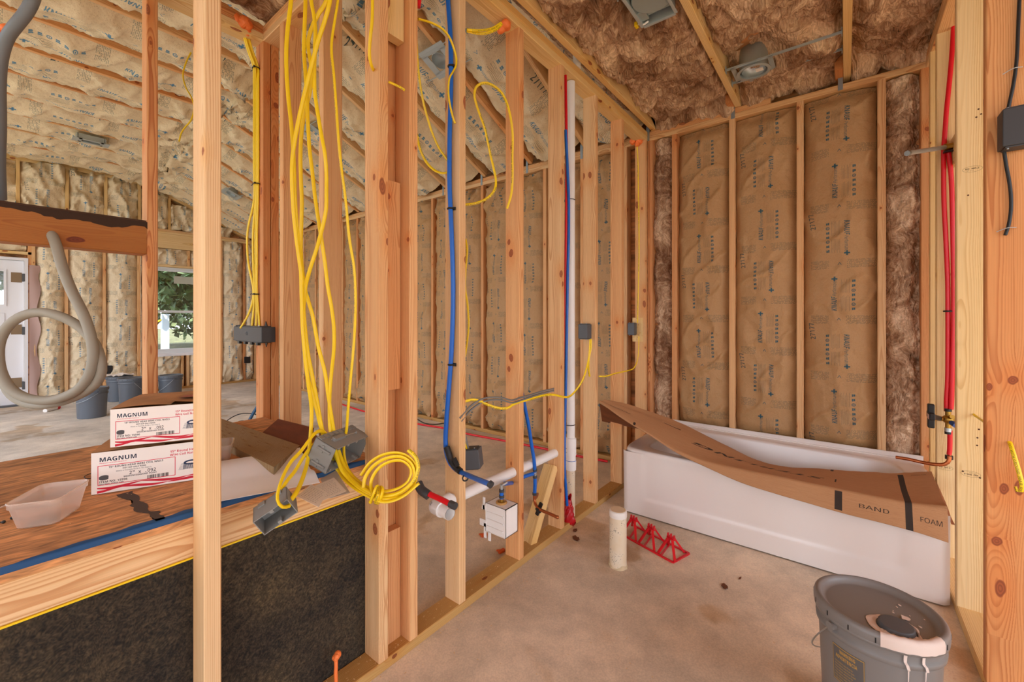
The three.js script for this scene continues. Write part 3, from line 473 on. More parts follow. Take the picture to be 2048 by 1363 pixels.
// flat sheet from corners on the counter; thickness t
function quad(parent, name, c, t, mat, o = {}) {
  const nx = o.nx ?? 16, ny = o.ny ?? 16, lift = o.lift ?? (() => 0), L = [];
  const f = (dy) => grid(nx, ny, (s, u) => { const a = V(c[0]).lerp(V(c[1]), s), b = V(c[3]).lerp(V(c[2]), s), p = a.lerp(b, u); return [p.x, p.y + lift(s, u) + dy, p.z, s, 1 - u]; });
  const top = f(t), bot = f(0); bot.index.array.reverse(); bot.computeVertexNormals();
  const rim = (() => { const pts = []; for (let i = 0; i <= nx; i++) pts.push([i / nx, 0]); for (let i = 1; i <= ny; i++) pts.push([1, i / ny]); for (let i = 1; i <= nx; i++) pts.push([1 - i / nx, 1]); for (let i = 1; i <= ny; i++) pts.push([0, 1 - i / ny]);
    return grid(pts.length - 1, 1, (s, v) => { const k = pts[Math.round(s * (pts.length - 1))], a = V(c[0]).lerp(V(c[1]), k[0]), b = V(c[3]).lerp(V(c[2]), k[0]), p = a.lerp(b, k[1]); return [p.x, p.y + lift(...k) + v * t, p.z, k[0], 1 - k[1]]; }); })();
  return put(parent, name, [top, bot, rim], mat);
}
// boxes of nails -------------------------------------------------------------
const nailTex = canvasTex(1280, 560, (c, w, h) => {
  c.fillStyle = '#efe6de'; c.fillRect(0, 0, w, h); c.fillStyle = '#16243c'; c.font = 'bold 78px sans-serif'; c.save(); c.translate(80, 130); c.scale(1.12, 1); c.fillText('MAGNUM', 0, 0); c.restore();
  c.fillStyle = '#c4102e'; c.font = '20px sans-serif'; c.fillText('PREMIUM FASTENER PRODUCTS', 84, 158);
  c.font = 'bold 44px sans-serif'; c.fillText('15° Round Head', 860, 120); c.fillText('Wire Coil Nails', 860, 168);
  c.strokeStyle = '#d01030'; c.lineWidth = 8; c.strokeRect(70, 186, 850, 262);
  c.fillStyle = '#1a1a22'; c.font = 'bold 36px sans-serif'; c.fillText('15° ROUND HEAD WIRE COIL NAILS', 180, 226); c.font = 'bold 27px sans-serif'; c.fillText('HOT DIP GALV RING', 330, 258); c.font = '23px sans-serif'; c.fillText('Meets or Exceeds ASTM A 153 Class D', 260, 288);
  c.font = 'bold 62px monospace'; c.save(); c.translate(400, 348); c.scale(0.9, 1); c.fillText('2" x .092', 0, 0); c.restore(); c.font = 'bold 29px sans-serif'; c.fillText('MEDIUM DIAMOND POINT', 340, 378);
  c.font = 'bold 40px sans-serif'; c.fillText('ITEM NO: 15596', 82, 420); c.font = 'bold 21px sans-serif'; c.fillText('MAX/2BOX: APPROX 3,600', 82, 444);
  c.fillStyle = '#4c4a4c'; c.beginPath(); c.ellipse(130, 340, 52, 24, -0.1, 0, 7); c.fill(); c.fillRect(80, 340, 100, 24); c.beginPath(); c.ellipse(130, 364, 50, 20, 0, 0, 7); c.fill();
  c.fillStyle = '#101010'; for (let x = 600; x < 850; x += 4 + Math.floor(h3(x, 1, 1) * 7)) c.fillRect(x, 396, 2 + 4 * h3(x, 2, 2), 48);
  c.fillStyle = '#20304e'; c.beginPath(); c.ellipse(1120, 290, 100, 36, 0, 0, 7); c.fill(); c.fillStyle = '#efe6de'; c.beginPath(); c.ellipse(1110, 292, 60, 16, 0, 0, 7); c.fill(); c.fillStyle = '#20304e'; for (let i = 0; i < 15; i++) { c.save(); c.translate(1024 + i * 13, 300); c.transform(1, 0, -0.12, 1, 0, 0); c.fillRect(0, 0, 8, 84); c.restore(); }
  for (let i = 0; i < 6; i++) c.fillRect(960 - i * 6 + 30, 300 + i * 16, 70, 4);
  c.fillStyle = '#c8102e'; for (const [y, s] of [[470, 0], [508, 1.4]]) { c.beginPath(); for (let x = 60; x <= 1270; x += 10) { const yy = y + 14 * Math.sin(x / 120 + s); x === 60 ? c.moveTo(x, yy) : c.lineTo(x, yy); } for (let x = 1270; x >= 60; x -= 10) c.lineTo(x, y + 14 * Math.sin(x / 120 + s) + 8 + 26 * Math.abs(Math.sin(x / 170 + s))); c.fill(); }
});
M.nailLabel = std({ map: nailTex, roughness: 0.7 });
function nailBox(label, pos, turn, len, hgt, dep, flapUp) {
  const g = group('nail_box', label, 'box', pos); g.rotation.y = turn;   // front face looks along +x, runs to -z
  put(g, 'carton', [box(-dep, -0.003, 0, 0.003, -len, 0), box(-0.006, -0.003, 0, hgt, -len, 0), box(-dep, -dep + 0.003, 0, hgt, -len, 0), box(-dep, -0.003, 0, hgt, -0.003, 0), box(-dep, -0.003, 0, hgt, -len, -len + 0.003)], M.card);
  put(g, 'printed_front', grid(20, 8, (s, t) => [0.0015 * Math.sin(s * 5) * t, 0.002 + t * (hgt - 0.002), -s * len, s, t]), M.nailLabel, 'printed white front panel');
  put(g, 'lid_flap', grid(10, 10, (s, t) => [-t * dep * 0.99, hgt + 0.001 + 0.004 * Math.sin(t * 3) + flapUp * Math.sin(s * Math.PI * 0.9) * (1 - t) * 0.5, -s * len * 0.62, s * 0.5, t * 0.6]), std({ map: cardTex, side: THREE.DoubleSide }));
  put(g, 'lid_flap', grid(10, 10, (s, t) => [-t * dep * 0.99, hgt + 0.003 + flapUp * (1 - s) * (1 - t), -len * (0.60 + 0.4 * s), s * 0.4, t * 0.6]), std({ map: cardTex, side: THREE.DoubleSide }));
  put(g, 'packing_tape', grid(6, 6, (s, t) => [-0.04 - t * 0.1, hgt + 0.0075 + flapUp * 0.8 * (1 - t), -len * (0.66 + 0.2 * s), s, t]), std({ color: 0xa8523e, roughness: 0.5, side: THREE.DoubleSide }));
}
nailBox('lower of the two stacked cartons of coil nails, resting on the plywood counter', [-1.692, CY, -0.195], -0.4024, 0.265, 0.121, 0.22, 0.004);
nailBox('upper of the two stacked cartons of coil nails, its top flaps half open', [-1.672, CY + 0.131, -0.232], -0.445, 0.225, 0.112, 0.27, 0.010);
// clear plastic tubs ----------------------------------------------------------
const clear = new THREE.MeshPhysicalMaterial({ color: 0xfaf2ea, transmission: 0.82, thickness: 0, roughness: 0.28, ior: 1.4 });
function plasticTub(label, pos, turn, L, Wd, Hh) {
  const g = group('plastic_tub', label, 'container', pos); g.rotation.y = turn;
  const ring = (s, y) => { const a = L / 2 * s, b = Wd / 2 * s, r = 0.018, P = []; for (let q = 0; q < 4; q++) for (let k = 0; k <= 5; k++) { const an = q * Math.PI / 2 + k / 5 * Math.PI / 2, sx = [1, -1, -1, 1][q], sz = [1, 1, -1, -1][q]; P.push([sx * (a - r) + r * Math.cos(an), y, sz * (b - r) + r * Math.sin(an)]); } P.push(P[0]); return P; };
  const wall = (rings) => grid(24, rings.length - 1, (s, t) => rings[Math.round(t * (rings.length - 1))][Math.round(s * 24)]);
  put(g, 'tub_body', [wall([ring(0.02, 0.001), ring(0.82, 0.001), ring(0.84, 0.006), ring(1, Hh - 0.01), ring(1.05, Hh - 0.008), ring(1.06, Hh + 0.006), ring(1.03, Hh + 0.006), ring(1.0, Hh - 0.004)])], clear);
  put(g, 'rim', tube([...ring(1.05, Hh + 0.004)], 0.0022, { n: 60, k: 6 }), clear);
}
plasticTub('clear plastic tub with slanting sides at the left edge of the plywood counter', [-1.586,0.724,-0.108], -0.52, 0.135, 0.095, 0.062);
plasticTub('clear plastic tub on the counter, half hidden behind the near stud beside the grey board', [-1.744,0.724,-0.521], -0.4, 0.11, 0.085, 0.06);
tag(quad(scene, 'leaflet', [[-1.73,0.731,-0.012],[-1.72,0.731,-0.064],[-1.773,0.731,-0.141],[-1.81,0.731,-0.116]], 0.0008, M.paper, { lift: (s, t) => 0.02 * s }), 'curled printed leaflet under the clear plastic tub at the left edge', 'paper');
// boards and papers -----------------------------------------------------------
const greyBoard = std({ map: woodMaps[3], color: 0xaaa6a8, roughness: 0.9 });
tag(quad(scene, 'grey_board', [[-1.976,0.725,-0.58],[-1.444,0.725,-0.586],[-1.614,0.725,-0.747],[-2.364,0.725,-0.711]], 0.026, greyBoard, { nx: 4, ny: 4 }), 'weathered grey board lying flat across the counter beside the paper', 'board');
tag(quad(scene, 'rust_sheet', [[-1.995,0.728,-0.763],[-1.512,0.728,-0.735],[-1.773,0.728,-0.88],[-2.107,0.728,-0.873]], 0.004, std({ map: cardTex, color: 0x9c6246, roughness: 0.7 }), { lift: (s, t) => 0.022 * t + 0.01 * s }), 'rust brown sheet leaning on a second one in the back corner of the counter', 'sheet');
tag(quad(scene, 'rust_sheet', [[-1.963,0.725,-0.744],[-1.488,0.725,-0.706],[-1.695,0.725,-0.829],[-2.04,0.725,-0.828]], 0.004, std({ map: cardTex, color: 0x6e4636, roughness: 0.8 })), 'darker rust brown sheet lying lowest in the back corner of the counter', 'sheet');
tag(quad(scene, 'black_sheet', [[-1.94,0.724,-0.709],[-1.547,0.724,-0.702],[-1.641,0.724,-0.76],[-1.989,0.724,-0.766]], 0.0015, std({ color: 0x2b2623, roughness: 0.9 })), 'dirty black sheet on the counter between the grey board and the rust sheets', 'sheet');
tag(quad(scene, 'paper_sheet', [[-1.357,0.725,-0.401],[-1.267,0.725,-0.647],[-1.59,0.725,-0.736],[-1.639,0.725,-0.5]], 0.001, M.paper, { lift: (s, t) => 0.027 * sstep(0.45, 1, t) * (1 - 0.3 * s) + 0.012 * sstep(0.75, 1, s) * Math.sin(t * 7) ** 2 }), 'large white paper sheet draped over the grey board on the counter', 'paper');
const slipTex = canvasTex(256, 256, (c, w, h) => { c.fillStyle = '#ded2c2'; c.fillRect(0, 0, w, h); c.fillStyle = 'rgba(90,80,80,.7)'; for (let i = 0; i < 9; i++) { let x = 24; while (x < 210) { const l = 6 + 22 * h3(x, i, 3); c.fillRect(x, 34 + i * 23, l, 4); x += l + 8; } } });
M.slip = std({ map: slipTex, roughness: 0.8 });
tag(quad(scene, 'receipt', [[-1.201,0.725,-0.548],[-1.104,0.725,-0.561],[-1.18,0.725,-0.625],[-1.276,0.725,-0.624]], 0.0006, M.slip, { lift: (s, t) => 0.008 * (1 - t) * (1 - s) }), 'handwritten receipt slip hanging nearest the counter edge below the large grey box', 'paper');
tag(quad(scene, 'receipt', [[-1.137,0.725,-0.588],[-1.144,0.725,-0.664],[-1.272,0.725,-0.695],[-1.255,0.725,-0.623]], 0.0006, M.slip), 'second receipt slip, printed in columns, lying behind the handwritten one', 'paper');
tag(quad(scene, 'plastic_sleeve', [[-1.137,0.724,-0.609],[-1.127,0.724,-0.665],[-1.33,0.724,-0.734],[-1.295,0.724,-0.662]], 0.0008, std({ color: 0xb3a596, roughness: 0.35 })), 'thin greyish plastic sleeve under the receipt slips', 'sleeve');
for (const [p, q, lab] of [[[-1.643,0.727,-0.018], [-1.634,0.727,-0.034], 'black screw at the very left of the counter'], [[-1.65,0.727,-0.048], [-1.622,0.727,-0.063], 'black screw pointing at the clear plastic tub']]) { const g = group('screw', lab, 'screw'); put(g, 'shank', rod(p, q, 0.0016, 8), M.black); put(g, 'head', new THREE.SphereGeometry(0.004, 10, 8).translate(...(lab.includes('very') ? q : p)), M.black); }
tag(put(scene, 'wire_clip', tube([[-1.93,0.726,-0.223],[-1.904,0.726,-0.204],[-1.866,0.726,-0.208],[-1.871,0.726,-0.22]], 0.0012, { k: 6 }), M.black), 'bent black wire clip left of the lower nail carton', 'clip');
{ const g = group('cut_lumber', 'short lumber offcut leaning between two studs behind the copper elbow', 'board'); lumberAB(g, 'board', [-1.33,-0.009,-1.799], [-1.33,0.382,-2.041], 0.038, 0.089, M.pale[1], [1, 0, 0.35]); }

// ------------------------------------------------------------------ electrical
// hanging cables: each runs from the plate above, through the large box, into the coil
const coil = (cx, cy, ph, turns, a, b, dep, ddep) => { const P = []; for (let i = 0; i <= turns * 14; i++) { const t = ph + (i / 14) * Math.PI * 2; P.push([cx + a * Math.cos(t), cy + b * Math.sin(t), dep + ddep * Math.cos(t)]); } return P; };
const strand = (name, label, pts, flat = 0.62, mat = M.yellow) => tag(put(scene, 'electrical_cable', tube(pts, 0.0064, { flat, step: 0.012, k: 10 }), mat), label, 'cable');
strand('', 'yellow cable hanging furthest left of the bunch, passing behind the large grey box', [[-1.449,2.745,-0.664],[-1.415,2.439,-0.639],[-1.384,2.245,-0.613],[-1.384,2.115,-0.6],[-1.385,2.028,-0.599],[-1.38,1.926,-0.603],[-1.372,1.826,-0.61],[-1.367,1.715,-0.614],[-1.364,1.604,-0.616],[-1.369,1.512,-0.625],[-1.361,1.4,-0.632],[-1.358,1.304,-0.634],[-1.356,1.209,-0.636],[-1.351,1.129,-0.64],[-1.352,1.032,-0.651],[-1.363,0.939,-0.668],[-1.364,0.871,-0.667],[-1.358,0.815,-0.659],[-1.333,0.78,-0.641],[-1.257,0.749,-0.586],[-1.21,0.737,-0.547],[-1.201,0.726,-0.529]]);
strand('', 'yellow cable of the bunch bowing furthest right across the middle stud', [[-1.437,2.755,-0.686],[-1.368,2.26,-0.651],[-1.371,2.16,-0.649],[-1.372,2.095,-0.648],[-1.368,2.02,-0.651],[-1.364,1.941,-0.654],[-1.362,1.86,-0.656],[-1.358,1.781,-0.659],[-1.351,1.702,-0.665],[-1.343,1.613,-0.671],[-1.335,1.548,-0.677],[-1.328,1.488,-0.683],[-1.329,1.415,-0.695],[-1.321,1.334,-0.701],[-1.321,1.264,-0.714],[-1.325,1.198,-0.724],[-1.334,1.131,-0.729],[-1.35,1.048,-0.729],[-1.354,0.991,-0.726],[-1.365,0.92,-0.73],[-1.362,0.849,-0.732],[-1.329,0.783,-0.733],[-1.294,0.732,-0.735],[-1.248,0.699,-0.747],[-1.193,0.675,-0.764],[-1.135,0.661,-0.798],[-1.093,0.675,-0.843],[-1.087,0.715,-0.874],[-1.1,0.76,-0.876],[-1.137,0.786,-0.859],[-1.181,0.786,-0.825],[-1.211,0.763,-0.788],[-1.228,0.723,-0.763]]);
strand('', 'yellow cable of the bunch crossing from upper centre over to its left side', [[-1.429,2.766,-0.705],[-1.324,2.237,-0.648],[-1.317,2.188,-0.653],[-1.313,2.139,-0.656],[-1.315,2.076,-0.655],[-1.316,2.013,-0.654],[-1.315,1.945,-0.655],[-1.306,1.867,-0.662],[-1.298,1.808,-0.668],[-1.29,1.75,-0.675],[-1.296,1.69,-0.683],[-1.296,1.631,-0.683],[-1.297,1.575,-0.682],[-1.308,1.508,-0.673],[-1.329,1.457,-0.669],[-1.348,1.382,-0.654],[-1.368,1.333,-0.651],[-1.373,1.257,-0.647],[-1.382,1.159,-0.653],[-1.386,1.06,-0.663],[-1.38,0.976,-0.68],[-1.377,0.916,-0.695],[-1.379,0.872,-0.706],[-1.37,0.819,-0.726],[-1.338,0.763,-0.739],[-1.282,0.719,-0.745],[-1.218,0.691,-0.757],[-1.153,0.671,-0.783],[-1.104,0.682,-0.822],[-1.088,0.711,-0.861],[-1.096,0.752,-0.867],[-1.129,0.778,-0.853],[-1.169,0.776,-0.822],[-1.195,0.755,-0.789],[-1.208,0.719,-0.765],[-1.203,0.691,-0.756]]);
strand('', 'yellow cable making the leftward loop near the top of the bunch', [[-1.399,2.787,-0.754],[-1.344,2.283,-0.709],[-1.365,2.236,-0.692],[-1.384,2.185,-0.677],[-1.392,2.14,-0.671],[-1.388,2.094,-0.674],[-1.383,2.051,-0.678],[-1.388,1.977,-0.674],[-1.402,1.902,-0.662],[-1.409,1.836,-0.657],[-1.411,1.77,-0.655],[-1.41,1.687,-0.656],[-1.408,1.621,-0.658],[-1.409,1.545,-0.657],[-1.41,1.453,-0.656],[-1.391,1.334,-0.659],[-1.37,1.239,-0.675],[-1.365,1.137,-0.692],[-1.358,1.049,-0.711],[-1.359,0.976,-0.722],[-1.36,0.903,-0.734],[-1.363,0.846,-0.745],[-1.352,0.79,-0.753],[-1.317,0.741,-0.755],[-1.258,0.702,-0.764],[-1.19,0.682,-0.78],[-1.131,0.683,-0.814],[-1.101,0.707,-0.85],[-1.101,0.742,-0.863],[-1.131,0.766,-0.852],[-1.165,0.763,-0.825],[-1.186,0.742,-0.796],[-1.193,0.707,-0.777],[-1.172,0.679,-0.768],[-1.158,0.66,-0.773]]);
strand('', 'yellow cable slanting from the upper right of the bunch down to its left side', [[-1.386,2.787,-0.765],[-1.258,2.222,-0.675],[-1.27,2.16,-0.665],[-1.286,2.097,-0.652],[-1.301,2.03,-0.641],[-1.316,1.953,-0.629],[-1.328,1.886,-0.619],[-1.339,1.823,-0.611],[-1.346,1.77,-0.605],[-1.35,1.728,-0.602],[-1.351,1.67,-0.601],[-1.358,1.57,-0.609],[-1.359,1.468,-0.62],[-1.358,1.362,-0.634],[-1.365,1.294,-0.641],[-1.372,1.234,-0.648],[-1.382,1.113,-0.666],[-1.38,1.036,-0.68],[-1.379,0.958,-0.694],[-1.377,0.872,-0.708],[-1.374,0.802,-0.723],[-1.344,0.746,-0.734],[-1.287,0.702,-0.741],[-1.21,0.673,-0.757],[-1.132,0.655,-0.787],[-1.088,0.672,-0.822],[-1.057,0.709,-0.86]]);
strand('', 'yellow cable of the bunch hanging furthest right, in front of the middle stud', [[-1.352,2.776,-0.779],[-1.324,2.29,-0.737],[-1.332,2.224,-0.731],[-1.341,2.137,-0.724],[-1.334,2.034,-0.729],[-1.328,1.93,-0.734],[-1.322,1.829,-0.738],[-1.315,1.726,-0.745],[-1.304,1.624,-0.753],[-1.294,1.496,-0.761],[-1.291,1.399,-0.776],[-1.287,1.296,-0.779],[-1.3,1.162,-0.782],[-1.308,1.042,-0.775],[-1.325,0.918,-0.774],[-1.339,0.851,-0.777],[-1.345,0.796,-0.771],[-1.335,0.756,-0.767],[-1.306,0.721,-0.765],[-1.244,0.693,-0.769],[-1.176,0.673,-0.784],[-1.114,0.674,-0.815],[-1.085,0.702,-0.85],[-1.079,0.741,-0.874],[-1.088,0.78,-0.873],[-1.112,0.804,-0.86]]);
strand('', 'short yellow cable with handwritten letters looping into the small grey box', [[-1.358,0.848,-0.711],[-1.341,0.864,-0.685],[-1.317,0.864,-0.653],[-1.301,0.851,-0.628],[-1.281,0.829,-0.593],[-1.26,0.815,-0.558],[-1.233,0.796,-0.528],[-1.203,0.771,-0.501],[-1.191,0.756,-0.492],[-1.178,0.742,-0.489],[-1.174,0.728,-0.499],[-1.182,0.723,-0.518]], 0.62, (() => {
  const t = canvasTex(1024, 64, (c, w, h) => { c.fillStyle = '#f2cc12'; c.fillRect(0, 0, w, h); c.fillStyle = '#15130c'; c.font = 'bold 40px sans-serif'; c.textBaseline = 'middle'; c.fillText('Hot GFI', 280, 20); }, THREE.RepeatWrapping); t.repeat.set(3.2, 1); return std({ map: t, roughness: 0.42 }); })());
strand('', 'short yellow cable leaving the large grey box behind the lettered one', [[-1.37,0.832,-0.714],[-1.361,0.824,-0.682],[-1.339,0.813,-0.648],[-1.316,0.796,-0.616],[-1.292,0.774,-0.584],[-1.261,0.759,-0.544],[-1.241,0.743,-0.522],[-1.219,0.729,-0.514]]);
strand('', 'yellow cable tie wound twice around the coil of cable ends', [[-1.177,0.65,-0.764],[-1.156,0.68,-0.762],[-1.159,0.697,-0.772],[-1.169,0.693,-0.79],[-1.14,0.679,-0.768],[-1.159,0.651,-0.772],[-1.174,0.637,-0.792],[-1.132,0.679,-0.774],[-1.146,0.693,-0.789],[-1.168,0.688,-0.797]]);
// device boxes
function deviceBox(name, label, L, Hh, D, wall, mat, gang, category = 'electrical box') {   // opening looks along +z
  const g = group(name, label, category), a = L / 2, b = Hh / 2, d = D / 2;
  put(g, 'shell', [box(-a, a, -b, b, -d, -d + wall), box(-a, a, b - wall, b, -d, d), box(-a, a, -b, -b + wall, -d, d), box(-a, -a + wall, -b, b, -d, d), box(a - wall, a, -b, b, -d, d)], mat);
  const tabs = []; for (let i = 0; i < gang; i++) { const x = -a + L * (i + 0.5) / gang; tabs.push(box(x - 0.005, x + 0.005, b - 0.010, b - wall, d - 0.02, d - 0.001), box(x - 0.005, x + 0.005, -b + wall, -b + 0.010, d - 0.02, d - 0.001)); }
  putEach(g, 'screw_boss', tabs, mat);
  const k = []; for (let i = 0; i < gang * 2; i++) { const x = -a + L * (i + 0.5) / (gang * 2); k.push(box(x - 0.009, x + 0.009, b, b + 0.003, -d + 0.002, -d + 0.02), box(x - 0.009, x + 0.009, -b - 0.003, -b, -d + 0.002, -d + 0.02)); } putEach(g, 'knockout', k, mat);
  return g;
}
{
  const g = deviceBox('device_box', 'large grey four gang box tilted on the counter edge, cables running through it', 0.188, 0.088, 0.080, 0.0025, M.grey, 4);
  g.position.set(-1.339, 0.793, -0.751); g.rotation.set(0.423, 1.983, -0.048, 'YXZ');
  putEach(g, 'nail_sleeve', [rod([-0.0975, 0.022, -0.02], [-0.0975, 0.022, 0.03], 0.004, 10), rod([-0.0975, -0.028, -0.02], [-0.0975, -0.028, 0.03], 0.004, 10), box(-0.097, -0.094, 0.01, 0.034, -0.008, 0.002), box(-0.097, -0.094, -0.04, -0.016, -0.008, 0.002)], M.grey);
  put(g, 'mounting_nail', [rod([-0.07, 0.05, 0.0], [0.05, 0.05, 0.008], 0.0018, 8), rod([0.05, 0.05, 0.008], [0.053, 0.05, 0.0082], 0.0045, 10)], M.steel); put(g, 'nail_guide', [box(-0.06, -0.01, 0.044, 0.054, -0.006, 0.008), box(-0.01, 0.0, 0.044, 0.050, -0.004, 0.007)], M.grey);
}
{
  const g = deviceBox('device_box', 'small grey box hanging by its cable in front of the counter rim', 0.092, 0.0515, 0.069, 0.002, M.grey, 1);
  g.position.set(-1.2229, 0.7057, -0.5005); g.rotation.set(2.98, -1.937, -2.609, 'YXZ');
  putEach(g, 'brass_screw', [rod([-0.02, 0.021, 0.01], [-0.012, 0.021, 0.026], 0.0018, 8), rod([-0.032, 0.021, 0.01], [-0.024, 0.021, 0.026], 0.0018, 8)], M.brass);
}
function wallBox(label, x0, x1, y0, y1, z0, z1, mat, slots) {
  const g = group('outlet_box', label, 'electrical box', [(x0 + x1) / 2, (y0 + y1) / 2, (z0 + z1) / 2]), a = (x1 - x0) / 2, b = (y1 - y0) / 2, c = (z1 - z0) / 2;
  put(g, 'shell', box(-a, a, -b, b, -c, c, 0.003), mat); putEach(g, 'flange', [box(-a * 0.8, a * 0.8, b, b + 0.004, -c * 0.8, c * 0.8), box(-a * 0.8, a * 0.8, -b - 0.004, -b, -c * 0.8, c * 0.8)], M.dkgrey);
  putEach(g, 'screw', [-0.6, 0.6].flatMap((s) => [rod([s * a, b, c * 0.5], [s * a, b + 0.007, c * 0.5], 0.003, 8), rod([s * a, -b, c * 0.5], [s * a, -b - 0.007, c * 0.5], 0.003, 8)]), M.steel);
  return g;
}
const zS5 = -2.488 + 0.038, zEnd = -3.32;
wallBox('dark grey outlet box on a bare stud with two yellow cables below it', ...(() => { const a = [-1.349,1.191,-2.4], b = [-1.284,1.099,-2.4]; return [a[0], b[0], b[1], a[1]]; })(), zS5 + 0.001, zS5 + 0.06, M.midgrey);
wallBox('dark grey outlet box nailed to the corner stud by the fibre strip', ...(() => { const a = [-1.385,1.189,-3.27], b = [-1.33,1.096,-3.27]; return [a[0], b[0], b[1], a[1]]; })(), zEnd + 0.002, zEnd + 0.06, M.midgrey);
{ const a = [-2.362,1.198,-5.879], g = put(scene, 'mounting_block', box(...(() => { const p = [-1.367,1.233,-3.319], q = [-1.279,1.039,-3.319]; return [p[0], q[0], q[1], p[1]]; })(), zEnd + 0.0008, zEnd + 0.0025, 0), M.pale[1]); tag(g, 'thin pale plywood pad behind the corner outlet box', 'pad'); }
{ // kitchen post gang box with bracket
  const a = [-2.573,1.187,-0.84], b = [-2.209,1.112,-0.84], g = wallBox('black three gang switch box clipped to the doubled post beside the counter', a[0], b[0], b[1], a[1], -0.904, -0.84, M.dkgrey);
  const w = (b[0] - a[0]) / 2; put(g, 'bracket', new THREE.BoxGeometry(0.055, 0.004, 0.06).rotateY(0).rotateX(Math.PI / 2).rotateZ(Math.PI / 4).scale(1, 1.6, 1).translate(w * 0.45, 0, -0.028), M.black);
  put(g, 'side_panel', box(-w - 0.012, -w + 0.002, -0.042, 0.044, -0.03, 0.02, 0.003), M.midgrey); putEach(g, 'knockout', [-0.6, -0.15, 0.3, 0.7].map((s) => box(s * w - 0.012, s * w + 0.012, -0.052, -0.040, 0.020, 0.0335)), M.black);
  put(g, 'cover_emblem', new THREE.TorusGeometry(0.009, 0.0015, 8, 24).translate(0, 0.004, 0.0325), M.midgrey);
}
const bundle = (label, pts) => tag(put(scene, 'electrical_cable', tube(pts, 0.0068, { flat: 0.75, step: 0.03 }), M.yellow), label, 'cable');
bundle('leftmost of the four yellow cables strapped along the doubled post down to the black box', [[-2.418,2.704,-0.828],[-2.414,2.601,-0.856],[-2.416,2.543,-0.88],[-2.425,2.463,-0.886],[-2.425,2.24,-0.886],[-2.425,2.031,-0.886],[-2.425,1.848,-0.886],[-2.451,1.686,-0.865],[-2.449,1.534,-0.866],[-2.427,1.364,-0.884],[-2.445,1.259,-0.87],[-2.469,1.178,-0.838]]);
bundle('second from the left of the four yellow cables strapped along the doubled post', [[-2.412,2.704,-0.832],[-2.408,2.601,-0.861],[-2.41,2.543,-0.885],[-2.419,2.463,-0.891],[-2.419,2.24,-0.891],[-2.419,2.031,-0.891],[-2.419,1.848,-0.891],[-2.429,1.686,-0.883],[-2.429,1.534,-0.883],[-2.423,1.364,-0.887],[-2.427,1.272,-0.884],[-2.424,1.178,-0.874]]);
bundle('third from the left of the four yellow cables strapped along the doubled post', [[-2.417,2.71,-0.841],[-2.413,2.607,-0.87],[-2.414,2.549,-0.894],[-2.412,2.463,-0.896],[-2.412,2.24,-0.896],[-2.412,2.031,-0.896],[-2.414,1.848,-0.894],[-2.419,1.686,-0.891],[-2.419,1.534,-0.891],[-2.416,1.364,-0.892],[-2.414,1.272,-0.894],[-2.406,1.178,-0.888]]);
bundle('rightmost of the four yellow cables strapped along the doubled post, ending in the black box', [[-2.411,2.71,-0.846],[-2.407,2.607,-0.875],[-2.408,2.549,-0.899],[-2.406,2.463,-0.9],[-2.406,2.24,-0.9],[-2.406,2.031,-0.9],[-2.408,1.848,-0.899],[-2.412,1.686,-0.896],[-2.412,1.534,-0.896],[-2.412,1.364,-0.896],[-2.406,1.272,-0.9],[-2.391,1.178,-0.9]]);
function tie(label, c, rx, rz, tail) { const g = group('cable_tie', label, 'cable tie', c); put(g, 'band', tube(Array.from({ length: 13 }, (_, i) => [rx * Math.cos(i / 12 * 6.283), 0, rz * Math.sin(i / 12 * 6.283)]), 0.0028, { k: 6, n: 36 }), M.black); put(g, 'lock_head', box(rx * 0.6, rx * 0.6 + 0.008, -0.004, 0.004, rz * 0.7, rz * 0.7 + 0.007), M.black); if (tail) put(g, 'tail', tube([[-rx, 0, 0], [-rx - tail * 0.5, 0.004, 0.004], [-rx - tail, 0.001, 0.006]], 0.002, { k: 6 }), M.black); }
tie('black cable tie high on the yellow cables of the doubled post', [-2.411,2.533,-0.89], 0.02, 0.016, 0.03);
tie('black cable tie at mid height on the yellow cables of the doubled post', [-2.414,1.932,-0.894], 0.02, 0.016, 0.035);
tie('black cable tie just above the black three gang box', [-2.419,1.356,-0.891], 0.018, 0.014, 0.035);
const plain1 = (label, pts, r = 0.0058, o = {}) => tag(put(scene, 'electrical_cable', tube(pts, r, { flat: 0.62, ...o }), o.mat ?? M.yellow), label, 'cable');
plain1('yellow cable dropping along the left side of the doubled partition post into a drilled hole', [[-1.23,2.623,-0.812],[-1.234,2.357,-0.809],[-1.239,2.227,-0.811],[-1.248,2.172,-0.81],[-1.259,2.136,-0.814],[-1.267,2.109,-0.821],[-1.278,2.093,-0.838],[-1.299,2.102,-0.859]]);
plain1('short yellow cable stub bridging the hollow of the doubled post', [[-1.242,2.051,-0.879],[-1.238,2.05,-0.901],[-1.224,2.041,-0.918],[-1.224,2.039,-0.931]], 0.0045);
plain1('yellow cable arching over the blue pipe near the ceiling beside the doubled post', [[-1.274,2.369,-1.032],[-1.269,2.377,-1.062],[-1.257,2.378,-1.096],[-1.246,2.372,-1.131],[-1.241,2.356,-1.16],[-1.243,2.331,-1.184],[-1.24,2.291,-1.199],[-1.24,2.26,-1.199],[-1.246,2.231,-1.188],[-1.254,2.203,-1.176],[-1.257,2.169,-1.173],[-1.257,2.133,-1.173],[-1.251,2.082,-1.178],[-1.243,2.042,-1.184],[-1.24,2.02,-1.193]]);
